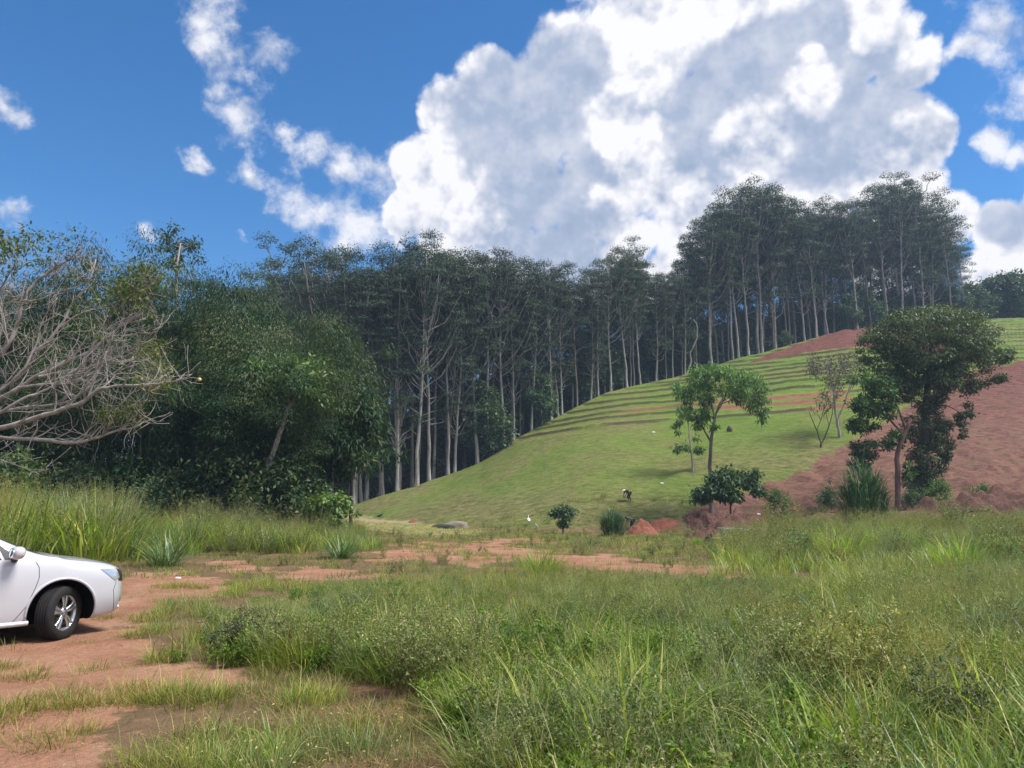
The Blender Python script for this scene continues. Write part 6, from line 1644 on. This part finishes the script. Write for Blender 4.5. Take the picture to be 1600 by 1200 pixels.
grass_thing(CANE, 'cane_clump', 'tall dark green cane clump left of the reddish trunk', 1352, 824, 1.05, .5, 'cane', hs=1.3)
grass_thing(CANE, 'cane_clump', 'rounded dark green cane clump left of the fresh red soil heap', 957, 838, .72, 2.5, 'cane')
for i, (px, py, s, lab) in enumerate([(1315, 880, 1.1, 'bright yellow green grass clump before the dark cane clump'), (1395, 868, 1.0, 'bright yellow green grass clump below the reddish trunk'), (1430, 866, .8, 'small bright grass clump right of the reddish trunk'),
    (1500, 898, 1.0, 'bright green grass clump in the weeds at the right'), (1525, 832, .9, 'bright green upright grass clump before the dark soil bank'), (845, 902, .75, 'dense bright green tuft standing against the bare soil strip'), (1090, 850, .4, 'small bright tuft near the small soil lump')]):
    grass_thing(BR[i % 2], 'bright_grass_clump', lab, px, py, s, i * 2.2, group='bright yellow green grass clumps')
# broad bladed clump close to the camera
FG = clump_mesh(2050, 74, .38, (.60, 1.15), (.016, .030), .55, (.3, 1.8), M_G4, seg=9, tl=(.3, 1))
grass_thing(FG, 'broad_grass_clump', 'large clump of broad light green blades close to the camera below the middle', 985, 1190, .95, .4)
grass_thing(clump_mesh(2051, 26, .2, (.4, .8), (.012, .022), .5, (.4, 1.6), M_G4, seg=8, tl=(.2, 1)), 'broad_grass_clump', 'broad bladed grass at the bottom edge right of the large light green clump', 1250, 1235, .9, 1.4)
grass_thing(clump_mesh(2052, 24, .25, (.5, .95), (.012, .02), .7, (.8, 2.2), M_G3, seg=8, tl=(.3, 1)), 'arching_grass_clump', 'pale arching grass blades among the weeds left of the right edge', 1450, 1010, 1.0, 1.9)
grass_thing(clump_mesh(2053, 40, .35, (.5, .95), (.012, .02), .6, (.6, 2.0), M_G3, seg=8, tl=(.2, 1)), 'arching_grass_clump', 'blue green arching grass clump at the right edge of the photo', 1570, 1020, 1.1, 2.9)
BC = [clump_mesh(2060 + i, 34, .22, (.45, .95), (.016, .028), .55, (.5, 2.0), m, seg=7, tl=(.2, 1)) for i, m in enumerate((M_G4, M_G2, M_G3))]
for i, (px, py, k, s, lab) in enumerate([(840, 1150, 0, .85, 'broad bladed grass left of the large light green clump'), (1110, 1170, 1, .95, 'green broad bladed grass right of the large light green clump'), (1330, 1190, 0, .9, 'light green broad blades at the bottom edge in the lower right'),
    (1420, 1120, 2, .9, 'blue green broad blades behind the lower right corner weeds'), (1540, 1160, 0, .95, 'light green broad bladed grass in the bottom right corner'), (1180, 1030, 2, .85, 'pale broad bladed grass above the silvery leafed weeds'), (1290, 985, 2, .9, 'pale arching broad blades in the tall weeds at the right'),
    (1510, 975, 0, .9, 'bright broad blades before the arching clump at the right edge'), (760, 1040, 1, .8, 'green broad blades right of the bushy grey green weed'), (930, 1010, 0, .75, 'light green broad blades above the large light green clump'),
    (540, 1000, 1, .8, 'tall green grass tuft above the left bushy weed'), (600, 985, 1, .85, 'tall green grass tuft on the rise left of the middle'), (440, 1190, 0, .5, 'short broad bladed tuft at the bottom edge on the short grass')]):
    grass_thing(BC[k], 'broad_grass_clump', lab, px, py, s, i * 1.9, group='broad bladed grass clumps near the camera')
# leafy shrublets
def weed_mesh(seed, hgt, n_st, mat, lf_): 
    pr = t_weed(seed, mat, hgt, lf_, n_st); o_ = tuft_obj('tmp_w', *pr); me = o_.data; bpy.data.objects.remove(o_); return me
WM = [weed_mesh(2100, .55, 26, M_W1, .028), weed_mesh(2101, .7, 22, M_W1, .030), weed_mesh(2102, .5, 24, leaf_mat('dark_weed_leaves', [(0, (.040, .065, .026)), (1, (.14, .17, .075))], trans=.2), .030)]
for i, (px, py, k, s, lab) in enumerate([(350, 1030, 2, .95, 'low dark leafy shrublet spreading over the bare soil right of the car'), (420, 1022, 2, .9, 'low dark shrublet touching the one right of the car'),
    (640, 1085, 0, 1.15, 'bushy weed with small leaves beside the bare patch at the lower middle'), (705, 1070, 1, 1.0, 'bushy grey green weed right of the bare patch'), (590, 1060, 0, .9, 'bushy weed left above the bare patch'),
    (365, 868, 1, 1.5, 'dark green round weed bush between the two blue green grass clumps'), (420, 866, 1, 1.1, 'green weed bush left of the second blue green grass clump'), (1330, 1120, 1, 1.25, 'silvery leafed weed in the lower right'),
    (1230, 1090, 0, 1.2, 'silvery leafed weed left of the lower right one'), (1220, 845, 1, 2.3, 'leafy green bush right of the white sheet'), (1495, 838, 1, 2.4, 'pale leafy bush below the vine covered trunk'), (1590, 860, 1, 1.6, 'dark leafy bush at the right edge'), (1500, 1180, 2, 1.1, 'leafy weed at the bottom right')]):
    grass_thing(WM[k], 'weed_bush', lab, px, py, s, i * 1.1, 'weed', 'leafy weeds in the clearing')
for i, (px, dpt, s, k, lab) in enumerate([(1215, 47, .62, 2, 'rounded green shrub at the foot of the red slope'), (1290, 50, .6, 0, 'green shrub left of the dark cane clump'), (1470, 52, .75, 2, 'green shrub wrapped round the foot of the vine covered trunk'), (1540, 50, .6, 2, 'leafy shrub right of the vine covered trunk'), (1420, 50, .5, 0, 'shrub between the reddish trunk and the vine covered trunk')]):
    broad_thing(SH[k], 'foot_shrub', lab, at_depth(px, dpt), i * 2.0, s, 'shrubs at the foot of the red slope', 'shrub')
# pebbles and clods on the bare soil
bm = bmesh.new(); bmesh.ops.create_icosphere(bm, subdivisions=1, radius=.02)
for v in bm.verts: v.co *= 1 + .35 * mnoise.noise(v.co * 60)
pm = bpy.data.meshes.new('pebble'); bm.to_mesh(pm); bm.free(); pm.materials.append(M_SOILR)
po = bpy.data.objects.new(f'plant_{len(order):03d}', pm); src.objects.link(po); KIND['peb'] = [len(order)]; order.append(po.name)
x, y = sample(26000, 3, 30); _, _, soil, _ = zones(x, y); peb = Pts(); u = rng.random(len(x)); m = soil & (u < .35) & car_clear(x, y); peb.put(x[m], y[m], 'peb', .25, 1.1, .6); peb.done('pebbles', 'small clods and pebbles on the bare soil')
